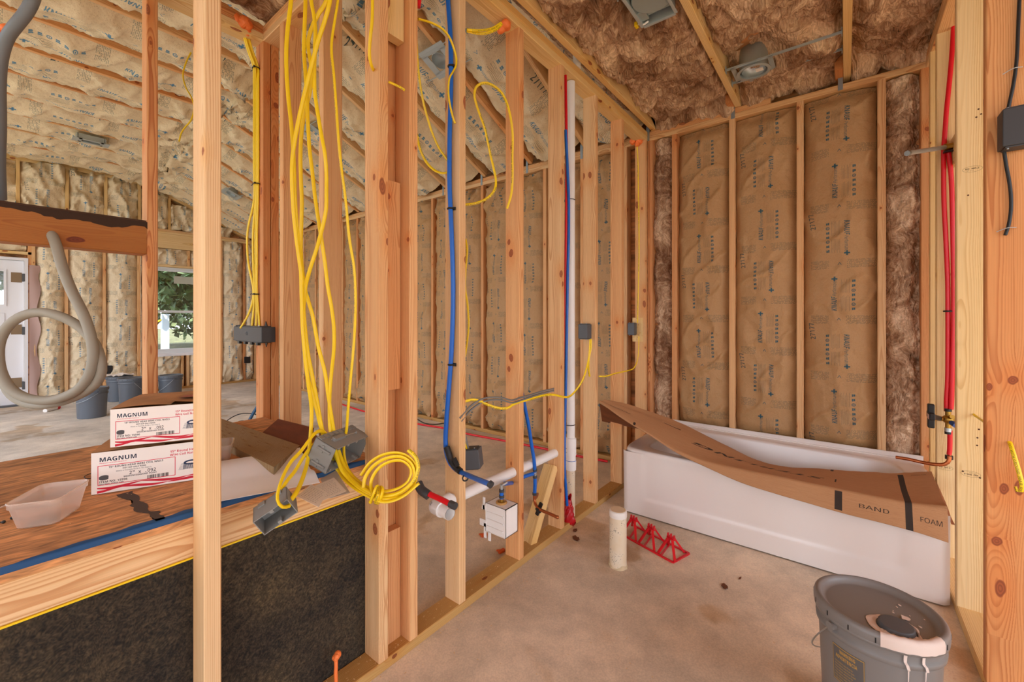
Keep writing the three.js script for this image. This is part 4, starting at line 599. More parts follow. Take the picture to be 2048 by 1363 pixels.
plain1('long yellow cable hanging in a narrow loop beside the blue pipe', [[-1.374,2.368,-1.105],[-1.386,2.278,-1.122],[-1.392,2.185,-1.143],[-1.391,2.101,-1.169],[-1.383,2.014,-1.201],[-1.359,1.95,-1.219],[-1.33,1.908,-1.23],[-1.31,1.874,-1.233],[-1.314,1.853,-1.23],[-1.339,1.848,-1.223],[-1.373,1.86,-1.209],[-1.4,1.89,-1.187],[-1.41,1.925,-1.166],[-1.406,1.959,-1.144],[-1.389,1.992,-1.12]]);
plain1('lower of the yellow cables bent from the orange foam towards the left', [[-1.17,2.364,-1.191],[-1.159,2.37,-1.225],[-1.144,2.381,-1.262],[-1.131,2.405,-1.299],[-1.126,2.431,-1.328],[-1.121,2.455,-1.345]], 0.0055);
plain1('upper of the yellow cables bent from the orange foam towards the left', [[-1.163,2.363,-1.184],[-1.149,2.373,-1.22],[-1.138,2.396,-1.267],[-1.132,2.426,-1.31],[-1.123,2.459,-1.343]], 0.005);
plain1('yellow cable hanging as a tall upside-down loop between two studs of the middle wall', [[-1.364,1.744,-1.343],[-1.339,1.744,-1.363],[-1.309,1.755,-1.4],[-1.287,1.782,-1.443],[-1.27,1.817,-1.469],[-1.269,1.859,-1.482],[-1.278,1.929,-1.475],[-1.287,1.975,-1.468],[-1.292,2.041,-1.452],[-1.297,2.105,-1.434],[-1.307,2.158,-1.414],[-1.314,2.205,-1.396],[-1.313,2.239,-1.384],[-1.307,2.273,-1.388],[-1.293,2.288,-1.399],[-1.272,2.293,-1.416],[-1.244,2.279,-1.439],[-1.217,2.248,-1.46],[-1.198,2.2,-1.475],[-1.185,2.137,-1.485],[-1.184,2.062,-1.499],[-1.191,1.975,-1.506],[-1.197,1.864,-1.514],[-1.215,1.801,-1.526],[-1.242,1.744,-1.53]]);
plain1('yellow cable running down along the right edge of the first bare stud', [[-1.295,1.575,-1.309],[-1.304,1.53,-1.327],[-1.316,1.443,-1.33],[-1.318,1.366,-1.329],[-1.316,1.288,-1.343],[-1.313,1.199,-1.346],[-1.311,1.122,-1.334],[-1.304,1.064,-1.314]]);
plain1('yellow cable sagging through the drilled studs beside the grey cables', [[-1.261,0.879,-1.272],[-1.25,0.882,-1.306],[-1.239,0.871,-1.341],[-1.222,0.85,-1.38],[-1.197,0.832,-1.425],[-1.181,0.83,-1.462],[-1.178,0.839,-1.491],[-1.176,0.845,-1.544],[-1.175,0.845,-1.621],[-1.168,0.849,-1.716],[-1.158,0.843,-1.8],[-1.157,0.819,-1.89],[-1.154,0.813,-1.956],[-1.144,0.84,-2.003],[-1.128,0.885,-2.041],[-1.125,0.942,-2.081],[-1.129,1,-2.117],[-1.129,1.05,-2.129],[-1.127,1.112,-2.131]]);
plain1('yellow cable below the outlet box looping into the hole of the fourth stud', [[-1.123,1.112,-2.134],[-1.123,1.064,-2.134],[-1.129,1.008,-2.123],[-1.134,0.951,-2.126],[-1.143,0.899,-2.156]]);
plain1('yellow cable running through the last studs up to the corner outlet box', [[-1.147,0.885,-2.281],[-1.123,0.882,-2.325],[-1.112,0.888,-2.398],[-1.116,0.888,-2.509],[-1.125,0.883,-2.655],[-1.129,0.892,-2.767],[-1.13,0.938,-2.83],[-1.128,1.007,-2.844],[-1.126,1.104,-2.846]], 0.0045);
plain1('thin yellow cable dropping from orange foam straight down the corner stud', [[-1.136,2.425,-2.838],[-1.137,2.302,-2.857],[-1.134,2.056,-2.859],[-1.131,1.776,-2.861],[-1.134,1.496,-2.859],[-1.137,1.356,-2.857],[-1.138,1.198,-2.85]], 0.0045);
plain1('yellow cable poking out of the back of the foremost right stud', [[0.415,0.837,-2.06],[0.414,0.823,-2.03],[0.419,0.784,-2.01],[0.425,0.744,-2],[0.43,0.707,-2],[0.424,0.686,-2.005],[0.418,0.705,-2.01]]);
plain1('thin yellow cable coming out of the second right stud above its knot holes', [[0.409,0.84,-2.53],[0.416,0.834,-2.48],[0.411,0.84,-2.38],[0.399,0.852,-2.23]], 0.005);
plain1('thin yellow cable dangling from the vaulted ceiling in the big room', [[-4.366,3.491,-1.108],[-4.4,3.405,-1.082],[-4.42,3.299,-1.066],[-4.4,3.192,-1.082],[-4.363,3.107,-1.111],[-4.346,3.022,-1.124],[-4.366,2.916,-1.108],[-4.406,2.852,-1.076],[-4.43,2.809,-1.058],[-4.446,2.732,-1.045]], 0.006);
plain1('upper grey cable sagging through the drilled studs', [[-1.256,0.816,-1.237],[-1.26,0.837,-1.273],[-1.25,0.862,-1.306],[-1.23,0.882,-1.347],[-1.21,0.885,-1.389],[-1.188,0.879,-1.432],[-1.171,0.864,-1.471],[-1.182,0.862,-1.552],[-1.177,0.865,-1.645],[-1.168,0.871,-1.716],[-1.158,0.873,-1.8]], 0.0055, { mat: M.greyCable });
plain1('lower grey cable sagging through the drilled studs', [[-1.26,0.799,-1.247],[-1.263,0.822,-1.283],[-1.252,0.847,-1.317],[-1.235,0.867,-1.356],[-1.214,0.872,-1.398],[-1.194,0.866,-1.439],[-1.177,0.851,-1.479],[-1.178,0.85,-1.554],[-1.175,0.856,-1.646],[-1.166,0.861,-1.717],[-1.158,0.863,-1.8]], 0.0055, { mat: M.greyCable });
plain1('black cable stapled down the foremost right stud, cut off at the bottom', [[0.446,2.467,-2.04],[0.434,2.269,-2.04],[0.43,2.144,-2.04],[0.427,2.05,-2.04],[0.42,1.973,-2.04],[0.411,1.912,-2.04],[0.404,1.858,-2.04],[0.4,1.787,-2.04],[0.405,1.722,-2.04],[0.411,1.672,-2.04],[0.415,1.623,-2.04],[0.415,1.576,-2.04],[0.41,1.528,-2.04],[0.403,1.497,-2.04]], 0.0045, { mat: M.black, flat: 1 });
for (const [p, l] of [[[0.419,2.02,-2.038], 'wire staple holding the black cable above the junction box'], [[0.406,1.516,-2.038], 'wire staple holding the cut end of the black cable']]) tag(put(scene, 'wire_staple', tube([[p[0] - 0.022, p[1] - 0.006, p[2]], [p[0], p[1] + 0.003, p[2] + 0.006], [p[0] + 0.02, p[1] + 0.003, p[2]]], 0.0013, { k: 6 }), M.steel), l, 'staple');
{ const a = [0.387,1.885,-2], b = [0.455,1.768,-2]; const g = wallBox('dark grey junction box on the foremost right stud with the black cable behind it', a[0], b[0], b[1], a[1], -2.049, -1.985, M.dkgrey); }
// small outlet boxes in the big room
for (const [y, z, l] of [[0.42, [-9.07,0.41,-1.234][2], 'small black outlet box low on the far wall beside the grey pails'], [0.42, [-9.07,0.432,-3.191][2], 'small black outlet box low on the far wall right of the window']]) wallBox(l, XF - 0.03, XF + 0.03, y - 0.06, y + 0.06, z - 0.05, z + 0.05, M.black);
{ const p = [-1.413,0.56,-1.458]; const g = wallBox('grey two gang box dangling low behind the first bare stud', p[0] - 0.055, p[0] + 0.055, p[1] - 0.045, p[1] + 0.045, p[2] - 0.035, p[2] + 0.035, M.midgrey); g.rotation.y = 0.5; g.rotation.z = 0.12; }
plain1('grey cable end entering the dangling two gang box', [[-1.417,0.678,-1.429],[-1.41,0.64,-1.435],[-1.411,0.604,-1.446],[-1.416,0.572,-1.455]], 0.005, { mat: M.greyCable });
plain1('yellow cable end entering the dangling two gang box', [[-1.425,0.655,-1.423],[-1.415,0.626,-1.43],[-1.415,0.599,-1.443],[-1.42,0.572,-1.452]], 0.005);
// orange fire foam
function foam(label, c, R, n, o = {}) { const gs = []; for (let i = 0; i < n; i++) { const r = R * (0.45 + 0.5 * h3(i, 3, o.s ?? 1)), g = new THREE.IcosahedronGeometry(r, 3), p = g.attributes.position; for (let k = 0; k < p.count; k++) { const f = 1 + 0.16 * n3(p.getX(k) * 60, p.getY(k) * 60, p.getZ(k) * 60 + i); p.setXYZ(k, p.getX(k) * f, p.getY(k) * f, p.getZ(k) * f); } g.computeVertexNormals(); g.translate((h3(i, 1, o.s ?? 1) - 0.5) * R * (o.w ?? 2), (h3(i, 2, o.s ?? 1) - 0.5) * R * 1.1, (h3(i, 5, o.s ?? 1) - 0.5) * R * 1.6); gs.push(plain(g)); } const m = put(scene, 'fire_foam', mergeGeometries(gs), M.foam); m.position.set(...c); return tag(m, label, 'foam'); }
foam('glossy orange foam blob where the yellow cables leave the plate above the doubled post', [-2.4,2.708,-0.821], 0.042, 9, { s: 2 });
foam('orange foam blob on the top plate between the first two bare studs', [-1.29,2.636,-1.559], 0.026, 5, { s: 4, w: 1.2 });
foam('small orange foam blob under the top plate at the corner stud', [-1.33,2.654,-3.3], 0.03, 6, { s: 6 });
{ const p = [-1.3,0.133,-0.717]; foam('orange foam blob with a drip on the dark panel above the bottom plate', p, 0.014, 5, { s: 8, w: 1.2 }); put(scene.children[scene.children.length - 1], 'drip', tube([[0.004, -0.01, 0.002], [0.008, -0.03, 0.004], [0.010, -0.05, 0.006], [0.012, -0.075, 0.006]], 0.006, { n: 12 }), M.foam); }

// ------------------------------------------------------------------ plumbing
const pex = (label, pts, mat, r = 0.0095, parts = () => {}) => { const g = group('water_pipe', label, 'pipe'); put(g, 'tube', tube(pts, r, { k: 14, step: 0.02 }), mat); parts(g); return g; };
const ring = (g, p, d, r, l, mat, name = 'crimp_ring') => { const D = V(d).normalize().multiplyScalar(l / 2), P = V(p); return put(g, name, rod(P.clone().sub(D).toArray(), P.clone().add(D).toArray(), r, 18), mat); };
const clampOn = (g, p) => put(g, 'pipe_clamp', [box(p[0] - 0.019, p[0] + 0.019, p[1] - 0.006, p[1] + 0.006, p[2] - 0.012, p[2] - 0.006), new THREE.TorusGeometry(0.0115, 0.004, 8, 20).rotateX(Math.PI / 2).translate(...p), rod([p[0] + 0.015, p[1], p[2] - 0.01], [p[0] + 0.015, p[1], p[2] + 0.004], 0.004, 8)], M.black);
const bluePts = [[-1.322,2.83,-1.222],[-1.316,2.616,-1.222],[-1.3,2.44,-1.222],[-1.294,2.291,-1.222],[-1.297,2.145,-1.222],[-1.303,1.979,-1.222],[-1.303,1.79,-1.222],[-1.297,1.684,-1.222],[-1.285,1.473,-1.222],[-1.282,1.306,-1.222],[-1.291,1.097,-1.222],[-1.306,0.949,-1.222],[-1.322,0.799,-1.222],[-1.328,0.713,-1.222],[-1.322,0.661,-1.222],[-1.3,0.624,-1.222],[-1.264,0.604,-1.222],[-1.206,0.609,-1.202],[-1.122,0.62,-1.172],[-1.034,0.638,-1.132],[-0.971,0.652,-1.102]];
pex('long blue water pipe clamped down the first bare stud, turning out level at the bottom', bluePts, M.blue, 0.0098, (g) => {
  for (const p of [[-1.294,2.285,-1.222],[-1.297,1.69,-1.222],[-1.294,1.036,-1.222]]) clampOn(g, p);
  put(g, 'bend_support', [tube([[-1.313,0.69,-1.214],[-1.301,0.668,-1.214],[-1.286,0.639,-1.214],[-1.259,0.618,-1.214],[-1.218,0.612,-1.202]], 0.0135, { k: 14 }), (() => { const p = [-1.242,0.644,-1.2]; return new RoundedBoxGeometry(0.036, 0.022, 0.008, 2, 0.003).rotateZ(-0.9).translate(...p); })()], M.black, 'black bend support with a raised label');
  const e = [-0.967,0.653,-1.1]; put(g, 'end_plug', new THREE.CylinderGeometry(0.0125, 0.0125, 0.012, 16).rotateZ(Math.PI / 2 - 0.35).translate(...e), M.dkgrey);
  const s = [-1.178,0.599,-1.19]; put(g, 'talon_clip', new THREE.TorusGeometry(0.012, 0.003, 8, 18).rotateY(1.2).translate(...s), M.black);
});
pex('red water pipe stub pointing out of a black bend support by the coil', [[-1.172,0.61,-0.985],[-1.141,0.604,-0.991],[-1.106,0.602,-0.992],[-1.035,0.597,-0.991]], M.red, 0.0098, (g) => {
  put(g, 'bend_support', tube([[-1.218,0.63,-0.987],[-1.198,0.614,-0.984],[-1.172,0.606,-0.985],[-1.16,0.601,-0.988]], 0.0165, { k: 14 }), M.dkgrey); const a = [-1.053,0.6,-0.99], b = [-1.028,0.598,-0.991]; put(g, 'end_plug', rod(a, b, 0.0125, 18), M.dkgrey);
});
pex('red water pipe end at the top of the doubled post', [[-1.274,2.556,-1.032],[-1.271,2.441,-1.034],[-1.274,2.415,-1.032]], M.red, 0.0095);
{ // horizontal drain
  const g = group('drain_pipe', 'white drain pipe running level through the drilled studs to an open elbow', 'pipe'), A = [-1.3,0.467,-1.202], B = [-1.3,0.46,-2.053], R = 0.0242;
  put(g, 'pipe', (() => { const t = tube([A, V(A).lerp(V(B), 0.5).toArray(), V(B).lerp(V(A), -0.02).toArray()], R, { k: 24, rep: 0.9, n: 12 }); return t; })(), M.pvc);
  const P0 = [-1.3,0.471,-1.222], P1 = [-1.3,0.467,-1.147], m = [-1.29,0.461,-1.138], O = [-1.205,0.47,-1.132];
  put(g, 'elbow', [rod(P0, P1, 0.0285, 24), new THREE.SphereGeometry(0.031, 24, 16).translate(...P1), rod(P1, V(P1).lerp(V(O), 0.45).toArray(), 0.0305, 24)], M.pvc);
  const st = V(P1).lerp(V(O), 0.42), d = V(O).sub(V(P1)).normalize(), q = new THREE.Quaternion().setFromUnitVectors(new THREE.Vector3(0, 1, 0), d), L = V(O).distanceTo(st);
  put(g, 'open_stub', lathe([[0.020, 0.0], [0.0205, L], [0.0245, L], [0.0245, 0]], 28).applyQuaternion(q).translate(...st.toArray()), M.white);
  put(g, 'glue_ring', new THREE.TorusGeometry(0.0268, 0.0012, 6, 32).rotateX(Math.PI / 2).applyQuaternion(q).translate(...st.clone().addScaledVector(d, 0.001).toArray()), M.blue, 'blue primer ring');
}
{ // vent stack
  const t = [-1.302,2.682,-2.219], x = -1.302, z = t[2], g = group('vent_pipe', 'tall white vent pipe standing in the middle wall with a coupling low down', 'pipe', [x, 0, z]);
  const yOf = (y) => at1(y), at1 = (y) => y;
  const y1 = [-1.302,0.505,-2.219][1], y2 = [-1.302,0.324,-2.219][1];
  const up = tube([[0, y1 - 0.02, 0], [0, 1.8, 0], [0, 2.66, 0]], 0.0243, { k: 28, rep: 0.9 }); up.rotateY(2.2); put(g, 'pipe', up, M.pvc);
  put(g, 'lower_pipe', new THREE.CylinderGeometry(0.0243, 0.0243, y2 + 0.02, 28, 1).translate(0, y2 / 2 - 0.01, 0), M.pvcDirty, 'dusty speckled lower pipe');
  put(g, 'coupling', lathe([[0.0243, y2 - 0.01], [0.031, y2 - 0.01], [0.032, y2 + 0.045], [0.0285, y2 + 0.05], [0.0285, y2 + 0.075], [0.032, y2 + 0.08], [0.032, y1 + 0.0], [0.0243, y1 + 0.002]], 28), M.white);
  put(g, 'glue_ring', new THREE.TorusGeometry(0.031, 0.0012, 6, 32).rotateX(Math.PI / 2).translate(0, y2 + 0.047, 0), M.blue, 'blue primer ring'); put(g, 'side_mark', new THREE.TorusGeometry(0.012, 0.001, 6, 24).rotateY(0.6).translate(-0.012, y2 + 0.11, 0.030), M.black);
  putEach(g, 'strap', [new THREE.TorusGeometry(0.032, 0.0022, 6, 32).rotateX(Math.PI / 2).translate(-0.006, [-1.302,1.945,-2.219][1], 0.004), new THREE.TorusGeometry(0.032, 0.0022, 6, 32).rotateX(Math.PI / 2).translate(-0.006, [-1.302,0.587,-2.219][1], 0.004)], M.black);
  tag(put(scene, 'vent_pipe', new THREE.CylinderGeometry(0.0243, 0.0243, 0.2, 24).translate(x + 0.03, YT + 0.1, [-1.302,2.682,-2.219][2] - 0.02), M.pvc), 'white vent pipe end standing on top of the middle wall plates', 'pipe');
}
pex('straight red water pipe strapped left of the vent pipe', [[-1.285,2.653,-2.127],[-1.285,2.452,-2.133],[-1.285,2.219,-2.139],[-1.285,1.984,-2.139],[-1.285,1.688,-2.133],[-1.285,1.335,-2.122],[-1.285,0.985,-2.116],[-1.285,0.635,-2.111],[-1.285,0.372,-2.111],[-1.285,0.166,-2.116]], M.red, 0.0085);
pex('straight blue water pipe strapped between the red pipe and the vent pipe', [[-1.272,2.322,-2.106],[-1.272,2.152,-2.123],[-1.272,1.952,-2.14],[-1.272,1.717,-2.14],[-1.272,1.452,-2.128],[-1.272,1.102,-2.117],[-1.272,0.783,-2.106],[-1.272,0.582,-2.095],[-1.272,0.351,-2.095],[-1.272,0.23,-2.111],[-1.272,0.138,-2.123]], M.blue, 0.0088);
{ const c = [-1.29,0.077,-2.164], g = put(scene, 'plastic_wrap', (() => { const q = grid(40, 24, (s, t) => { const a = s * 6.283, r = 0.038 * (0.55 + 0.75 * t) * (1 - 0.45 * sstep(0.8, 1, t)) * (1 + 0.28 * n3(Math.cos(a) * 2.2, Math.sin(a) * 2.2 + t * 4, 3)) + 0.004 * n3(a * 6, t * 14, 2); return [r * Math.cos(a), 0.095 - t * 0.16 + 0.02 * n3(a, t * 2, 5), r * Math.sin(a), s, t]; }); return q; })(), std({ color: 0xb80f1a, roughness: 0.3, side: THREE.DoubleSide })); g.position.set(c[0], Math.max(c[1], 0.07), c[2]); tag(g, 'crumpled red plastic wrap around the foot of the vent pipe', 'wrap'); }
{ // white valve outlet box with blue feed
  const a = [-1.24,0.281,-1.391], f = [-1.3,0.174,-1.57], c = [-1.207,0.34,-1.448], g = group('valve_box', 'white plastic valve box hung on the second bare stud, fed by a short blue pipe', 'valve box', c), th = 0;
  g.rotation.y = 0; const w = 0.115, h = 0.125, d = 0.088;
  const xs = XA - c[0];
  put(g, 'shell', [box(-w / 2, w / 2, -h / 2, h / 2, -d / 2, -d / 2 + 0.003), box(-w / 2, w / 2, h / 2 - 0.003, h / 2, -d / 2, d / 2), box(-w / 2, w / 2, -h / 2, -h / 2 + 0.003, -d / 2, d / 2), box(-w / 2, -w / 2 + 0.003, -h / 2, h / 2, -d / 2, d / 2), box(w / 2 - 0.003, w / 2, -h / 2, h / 2, -d / 2, d / 2), box(-w / 2, w / 2, -h / 2, h / 2, d / 2 - 0.006, d / 2 - 0.002)], M.white);
  putEach(g, 'rib', [-0.04, -0.008, 0.024].map((y) => box(-w / 2 + 0.01, w / 2 - 0.012, y, y + 0.006, d / 2 - 0.002, d / 2 + 0.004)), M.white);
  putEach(g, 'mounting_tab', [box(-w / 2 - 0.022, -w / 2, 0.03, 0.05, d / 2 - 0.004, d / 2), box(-w / 2 - 0.016, -w / 2 - 0.005, 0.03, 0.085, d / 2 - 0.004, d / 2), box(-w / 2 - 0.035, -w / 2, -0.045, -0.015, d / 2 - 0.004, d / 2), box(-w / 2 - 0.01, -w / 2 + 0.004, -0.095, -0.03, d / 2 - 0.004, d / 2), box(-w / 2 + 0.016, -w / 2 + 0.03, -0.1, -0.06, d / 2 - 0.004, d / 2)], M.white);
  put(g, 'valve', [rod([0.0, h / 2 - 0.002, 0], [0.0, h / 2 + 0.028, 0], 0.009, 16), new THREE.CylinderGeometry(0.017, 0.017, 0.006, 6).translate(0, h / 2 + 0.006, 0)], M.brass); put(g, 'lock_nut', new THREE.TorusGeometry(0.02, 0.006, 8, 20).rotateX(Math.PI / 2).translate(0, h / 2 + 0.003, 0), std({ color: 0xb98b4a, roughness: 0.6 }));
  const b0 = [c[0], c[1] + h / 2 + 0.02, c[2]], b1 = [c[0], c[1] + 0.122, c[2]];
  const p = group('water_pipe', 'short blue pipe with elbow rising from the white valve box into the stud', 'pipe'); put(p, 'tube', tube([b0, b1], 0.0095, { n: 3, k: 14 }), M.blue); put(p, 'elbow', [rod(b1, [b1[0], b1[1] + 0.022, b1[2]], 0.007, 12), rod([b1[0], b1[1] + 0.02, b1[2]], [b1[0] + 0.005, b1[1] + 0.024, b1[2] - 0.03], 0.007, 12)], M.steel);
  put(p, 'tube', tube([[b1[0] + 0.003, b1[1] + 0.022, b1[2] - 0.02], [-1.304,0.408,-1.646]], 0.0095, { k: 14 }), M.blue);
  for (const y of [b0[1] + 0.01, b1[1] - 0.004]) ring(p, [c[0], y, c[2]], [0, 1, 0], 0.0115, 0.012, M.dkgrey);
}
{ // tee and copper elbow on the leaning block
  const T0 = [-1.272,0.422,-1.799], g = pex('blue pipe curving down from the stud to a tee above the copper elbow', [[-1.277,0.855,-1.693],[-1.277,0.775,-1.718],[-1.275,0.68,-1.746],[-1.274,0.572,-1.772],[-1.27,0.49,-1.788],[-1.272,0.427,-1.799]], M.blue);
  put(g, 'tee', [rod([-1.272,0.44,-1.799], [-1.272,0.393,-1.799], 0.008, 12), rod([-1.272,0.419,-1.799], [-1.279,0.42,-1.755], 0.008, 12)], M.steel); ring(g, [-1.272,0.437,-1.799], [0, 1, 0], 0.0115, 0.012, M.dkgrey); ring(g, [-1.272,0.401,-1.799], [0, 1, 0], 0.0115, 0.012, M.dkgrey);
  put(g, 'tube', tube([[-1.272,0.406,-1.799],[-1.272,0.356,-1.799],[-1.274,0.309,-1.798]], 0.0095, { k: 14 }), M.blue); put(g, 'tube', tube([[-1.274,0.42,-1.785],[-1.28,0.422,-1.748],[-1.287,0.421,-1.711],[-1.297,0.418,-1.677]], 0.0095, { k: 14 }), M.blue);
  const c = group('copper_stub', 'copper elbow pipe held by a black bracket on the leaning offcut', 'pipe'); put(c, 'tube', tube([[-1.274,0.317,-1.798],[-1.274,0.278,-1.798],[-1.264,0.261,-1.793],[-1.24,0.249,-1.786],[-1.205,0.25,-1.775],[-1.15,0.258,-1.756],[-1.094,0.265,-1.736]], 0.0078, { k: 14 }), M.copper); ring(c, [-1.274,0.312,-1.798], [0, 1, 0], 0.0115, 0.012, M.dkgrey);
  const e = [-1.094,0.265,-1.736]; put(c, 'end_cap', new THREE.SphereGeometry(0.0088, 14, 10).translate(...e), M.copper); const k = [-1.241,0.244,-1.792]; put(c, 'bracket', [new RoundedBoxGeometry(0.02, 0.075, 0.012, 2, 0.003).rotateZ(-0.4).translate(...k), rod([k[0] - 0.01, k[1], k[2]], [k[0] + 0.012, k[1] - 0.004, k[2] + 0.012], 0.013, 14)], M.black);
}
{ // pipes lying along the foot of the back wall
  pex('red water pipe lying along the floor at the back wall behind the studs', [[-6.491,0.012,-3.316],[-5.474,0.012,-3.153],[-4.84,0.012,-3.1],[-4.246,0.012,-3.091],[-3.822,0.012,-3.124],[-3.466,0.012,-3.182],[-3.116,0.012,-3.179],[-2.647,0.012,-3.229],[-2.246,0.012,-3.259],[-2.036,0.012,-3.275],[-1.832,0.012,-3.278],[-1.584,0.012,-3.309]], M.red, 0.0098);
  plain1('black cord arching over the floor near the back wall', [[-4.706,0.04,-3.507],[-3.908,0.05,-3.158],[-3.788,0.02,-3.169],[-3.663,0.02,-3.21],[-3.579,0.02,-3.363],[-3.363,0.02,-3.39],[-2.96,0.02,-3.44],[-2.609,0.02,-3.425],[-2.311,0.02,-3.396],[-2.056,0.02,-3.395]], 0.006, { mat: M.black, flat: 1 });
}
{ // floor stub in the bath
  const b = [-0.886,0,-1.969], t = [-0.892,0.282,-1.969], g = group('pipe_stub', 'capped white pipe stub, splashed with grout, standing out of the bath floor', 'pipe', [b[0], 0, b[2]]), h = t[1] - 0.004;
  const cy = new THREE.CylinderGeometry(0.0415, 0.0415, h - 0.03, 36, 1, true).translate(0, (h - 0.03) / 2, 0); put(g, 'pipe', cy, M.pvcDirty); put(g, 'cap', lathe([[0, h], [0.036, h], [0.0425, h - 0.004], [0.0432, h - 0.016], [0.0425, h - 0.032], [0.041, h - 0.032]], 36), std({ color: 0xe6e0d8, roughness: 0.5 })); put(g, 'dusty_top', new THREE.CylinderGeometry(0.037, 0.037, 0.001, 32).translate(0, h + 0.0006, 0), std({ color: 0xdcc4a2, roughness: 1 }));
  put(g, 'grout_collar', grid(36, 4, (s, t) => { const a = s * 6.283, r = 0.0418 + t * (0.006 + 0.004 * n3(Math.cos(a) * 3, Math.sin(a) * 3, 2)); return [r * Math.cos(a), 0.016 * (1 - t) * (1 + 0.8 * n3(Math.cos(a) * 2, Math.sin(a) * 2, 7)) + 0.001, r * Math.sin(a), s, t]; }), std({ color: 0xcdb895, roughness: 1, side: THREE.DoubleSide }));
}
{ // red spacer strip on the floor
  const A = [-0.992,0.004,-2.258], B = [-0.678,0.004,-2.158], C = [-0.638,0.004,-2.293], D = [-0.979,0.004,-2.4], g = group('rebar_spacer', 'red plastic rebar spacer strip with three pointed chairs on the floor', 'spacer'), w = 0.011;
  put(g, 'base_frame', [beamBar(A, B, w, 0.007), beamBar(B, C, w, 0.007), beamBar(D, C, w, 0.007), ...[0.06, 0.36, 0.68].map((t) => beamBar(V(A).lerp(V(B), t + 0.1).toArray(), V(D).lerp(V(C), t).toArray(), w * 0.8, 0.006))], M.redPlastic);
  for (const [t, hh] of [[0.12, 0.105], [0.47, 0.105], [0.83, 0.105]]) { const m = V(A).lerp(V(D), 0.5).lerp(V(B).lerp(V(C), 0.5), t), dx = V(B).sub(V(A)).normalize().multiplyScalar(0.05), dz = V(D).sub(V(A)).multiplyScalar(0.42), top = m.clone().setY(hh - 0.025);
    const legs = []; for (const [i, j] of [[-1, -1], [1, -1], [-1, 1], [1, 1]]) legs.push(beamBar(m.clone().addScaledVector(dx, i).addScaledVector(dz, j).toArray(), top.clone().addScaledVector(dx, i * 0.25).addScaledVector(dz, j * 0.2).toArray(), 0.012, 0.009));
    const p = put(g, 'chair', [...legs, beamBar(top.clone().addScaledVector(dx, -0.42).toArray(), top.clone().addScaledVector(dx, 0.42).toArray(), 0.02, 0.012)], M.redPlastic); const pr = [-0.36, 0, 0.36].map((i) => { const q = top.clone().addScaledVector(dx, i); return box(q.x - 0.004, q.x + 0.004, q.y, q.y + 0.022 - 0.006 * Math.abs(i), q.z - 0.006, q.z + 0.006); }); putEach(p, 'prong', pr, M.redPlastic); }
}
// ------------------------------------------------------------------ bathtub and cardboard
const TX0 = -1.115, TX1 = 0.352, TZ = -2.534, TH = 0.41;
{
  const g = group('bathtub', 'white alcove bathtub with a plain apron, not yet fixed in place', 'bathtub', [(TX0 + TX1) / 2, 0, (TZ + ZB) / 2]), cx = (TX0 + TX1) / 2, cz = (TZ + ZB) / 2, hx = (TX1 - TX0) / 2, hz = (TZ - ZB) / 2 - 0.003;
  const enamel = new THREE.MeshPhysicalMaterial({ color: 0xebe2dc, roughness: 0.28, clearcoat: 0.5, clearcoatRoughness: 0.2, side: THREE.DoubleSide });
  // apron with a shallow raised field
  put(g, 'apron', grid(80, 34, (s, t) => { const x = mix(-hx, hx, s), y = mix(0.006, TH - 0.02, t), e = Math.min(sstep(-hx + 0.13, -hx + 0.16, x), 1 - sstep(hx - 0.16, hx - 0.13, x), sstep(0.105, 0.125, y)); const cr = Math.max(0, Math.abs(x) - hx + 0.03); return [x, y, hz - 0.006 + 0.006 * (1 - e) - 0.030 * (cr / 0.03) ** 2 * 0.8 - 0.01 * (1 - t), s, t]; }), enamel);
  put(g, 'rim', (() => {
    const N = 96, loop = (f) => Array.from({ length: N + 1 }, (_, i) => f(i / N * Math.PI * 2)), se = (a, b, p, y, ox = 0, oz = 0) => loop((t) => { const c = Math.cos(t), s = Math.sin(t); return [ox + a * Math.sign(c) * Math.abs(c) ** p, y, oz + b * Math.sign(s) * Math.abs(s) ** p]; });
    const R = [se(hx, hz, 0.16, TH - 0.03), se(hx, hz, 0.16, TH - 0.016), se(hx - 0.004, hz - 0.004, 0.17, TH - 0.005), se(hx - 0.014, hz - 0.014, 0.18, TH), se(hx - 0.10, hz - 0.08, 0.3, TH - 0.004, 0, 0.01), se(hx - 0.115, hz - 0.092, 0.32, TH - 0.02, 0, 0.01), se(hx - 0.16, hz - 0.115, 0.36, TH - 0.16, 0.0, 0.01), se(hx - 0.22, hz - 0.15, 0.42, 0.10, 0, 0.01), se(hx - 0.30, hz - 0.21, 0.5, 0.07, 0, 0.01), se(0.02, 0.02, 1, 0.065)];
    return grid(N, R.length - 1, (s, t) => R[Math.round(t * (R.length - 1))][Math.round(s * N)]);
  })(), enamel);
  put(g, 'wall_flange', [box(-hx, hx, TH - 0.01, TH + 0.03, -hz + 0.003, -hz + 0.012), box(-hx, hx, TH - 0.03, TH + 0.005, -hz, -hz + 0.03)], enamel);
  putEach(g, 'end_panel', [box(-hx + 0.004, -hx + 0.01, 0.004, TH - 0.03, -hz + 0.02, hz - 0.03), box(hx - 0.01, hx - 0.004, 0.004, TH - 0.03, -hz + 0.02, hz - 0.03)], enamel);
}
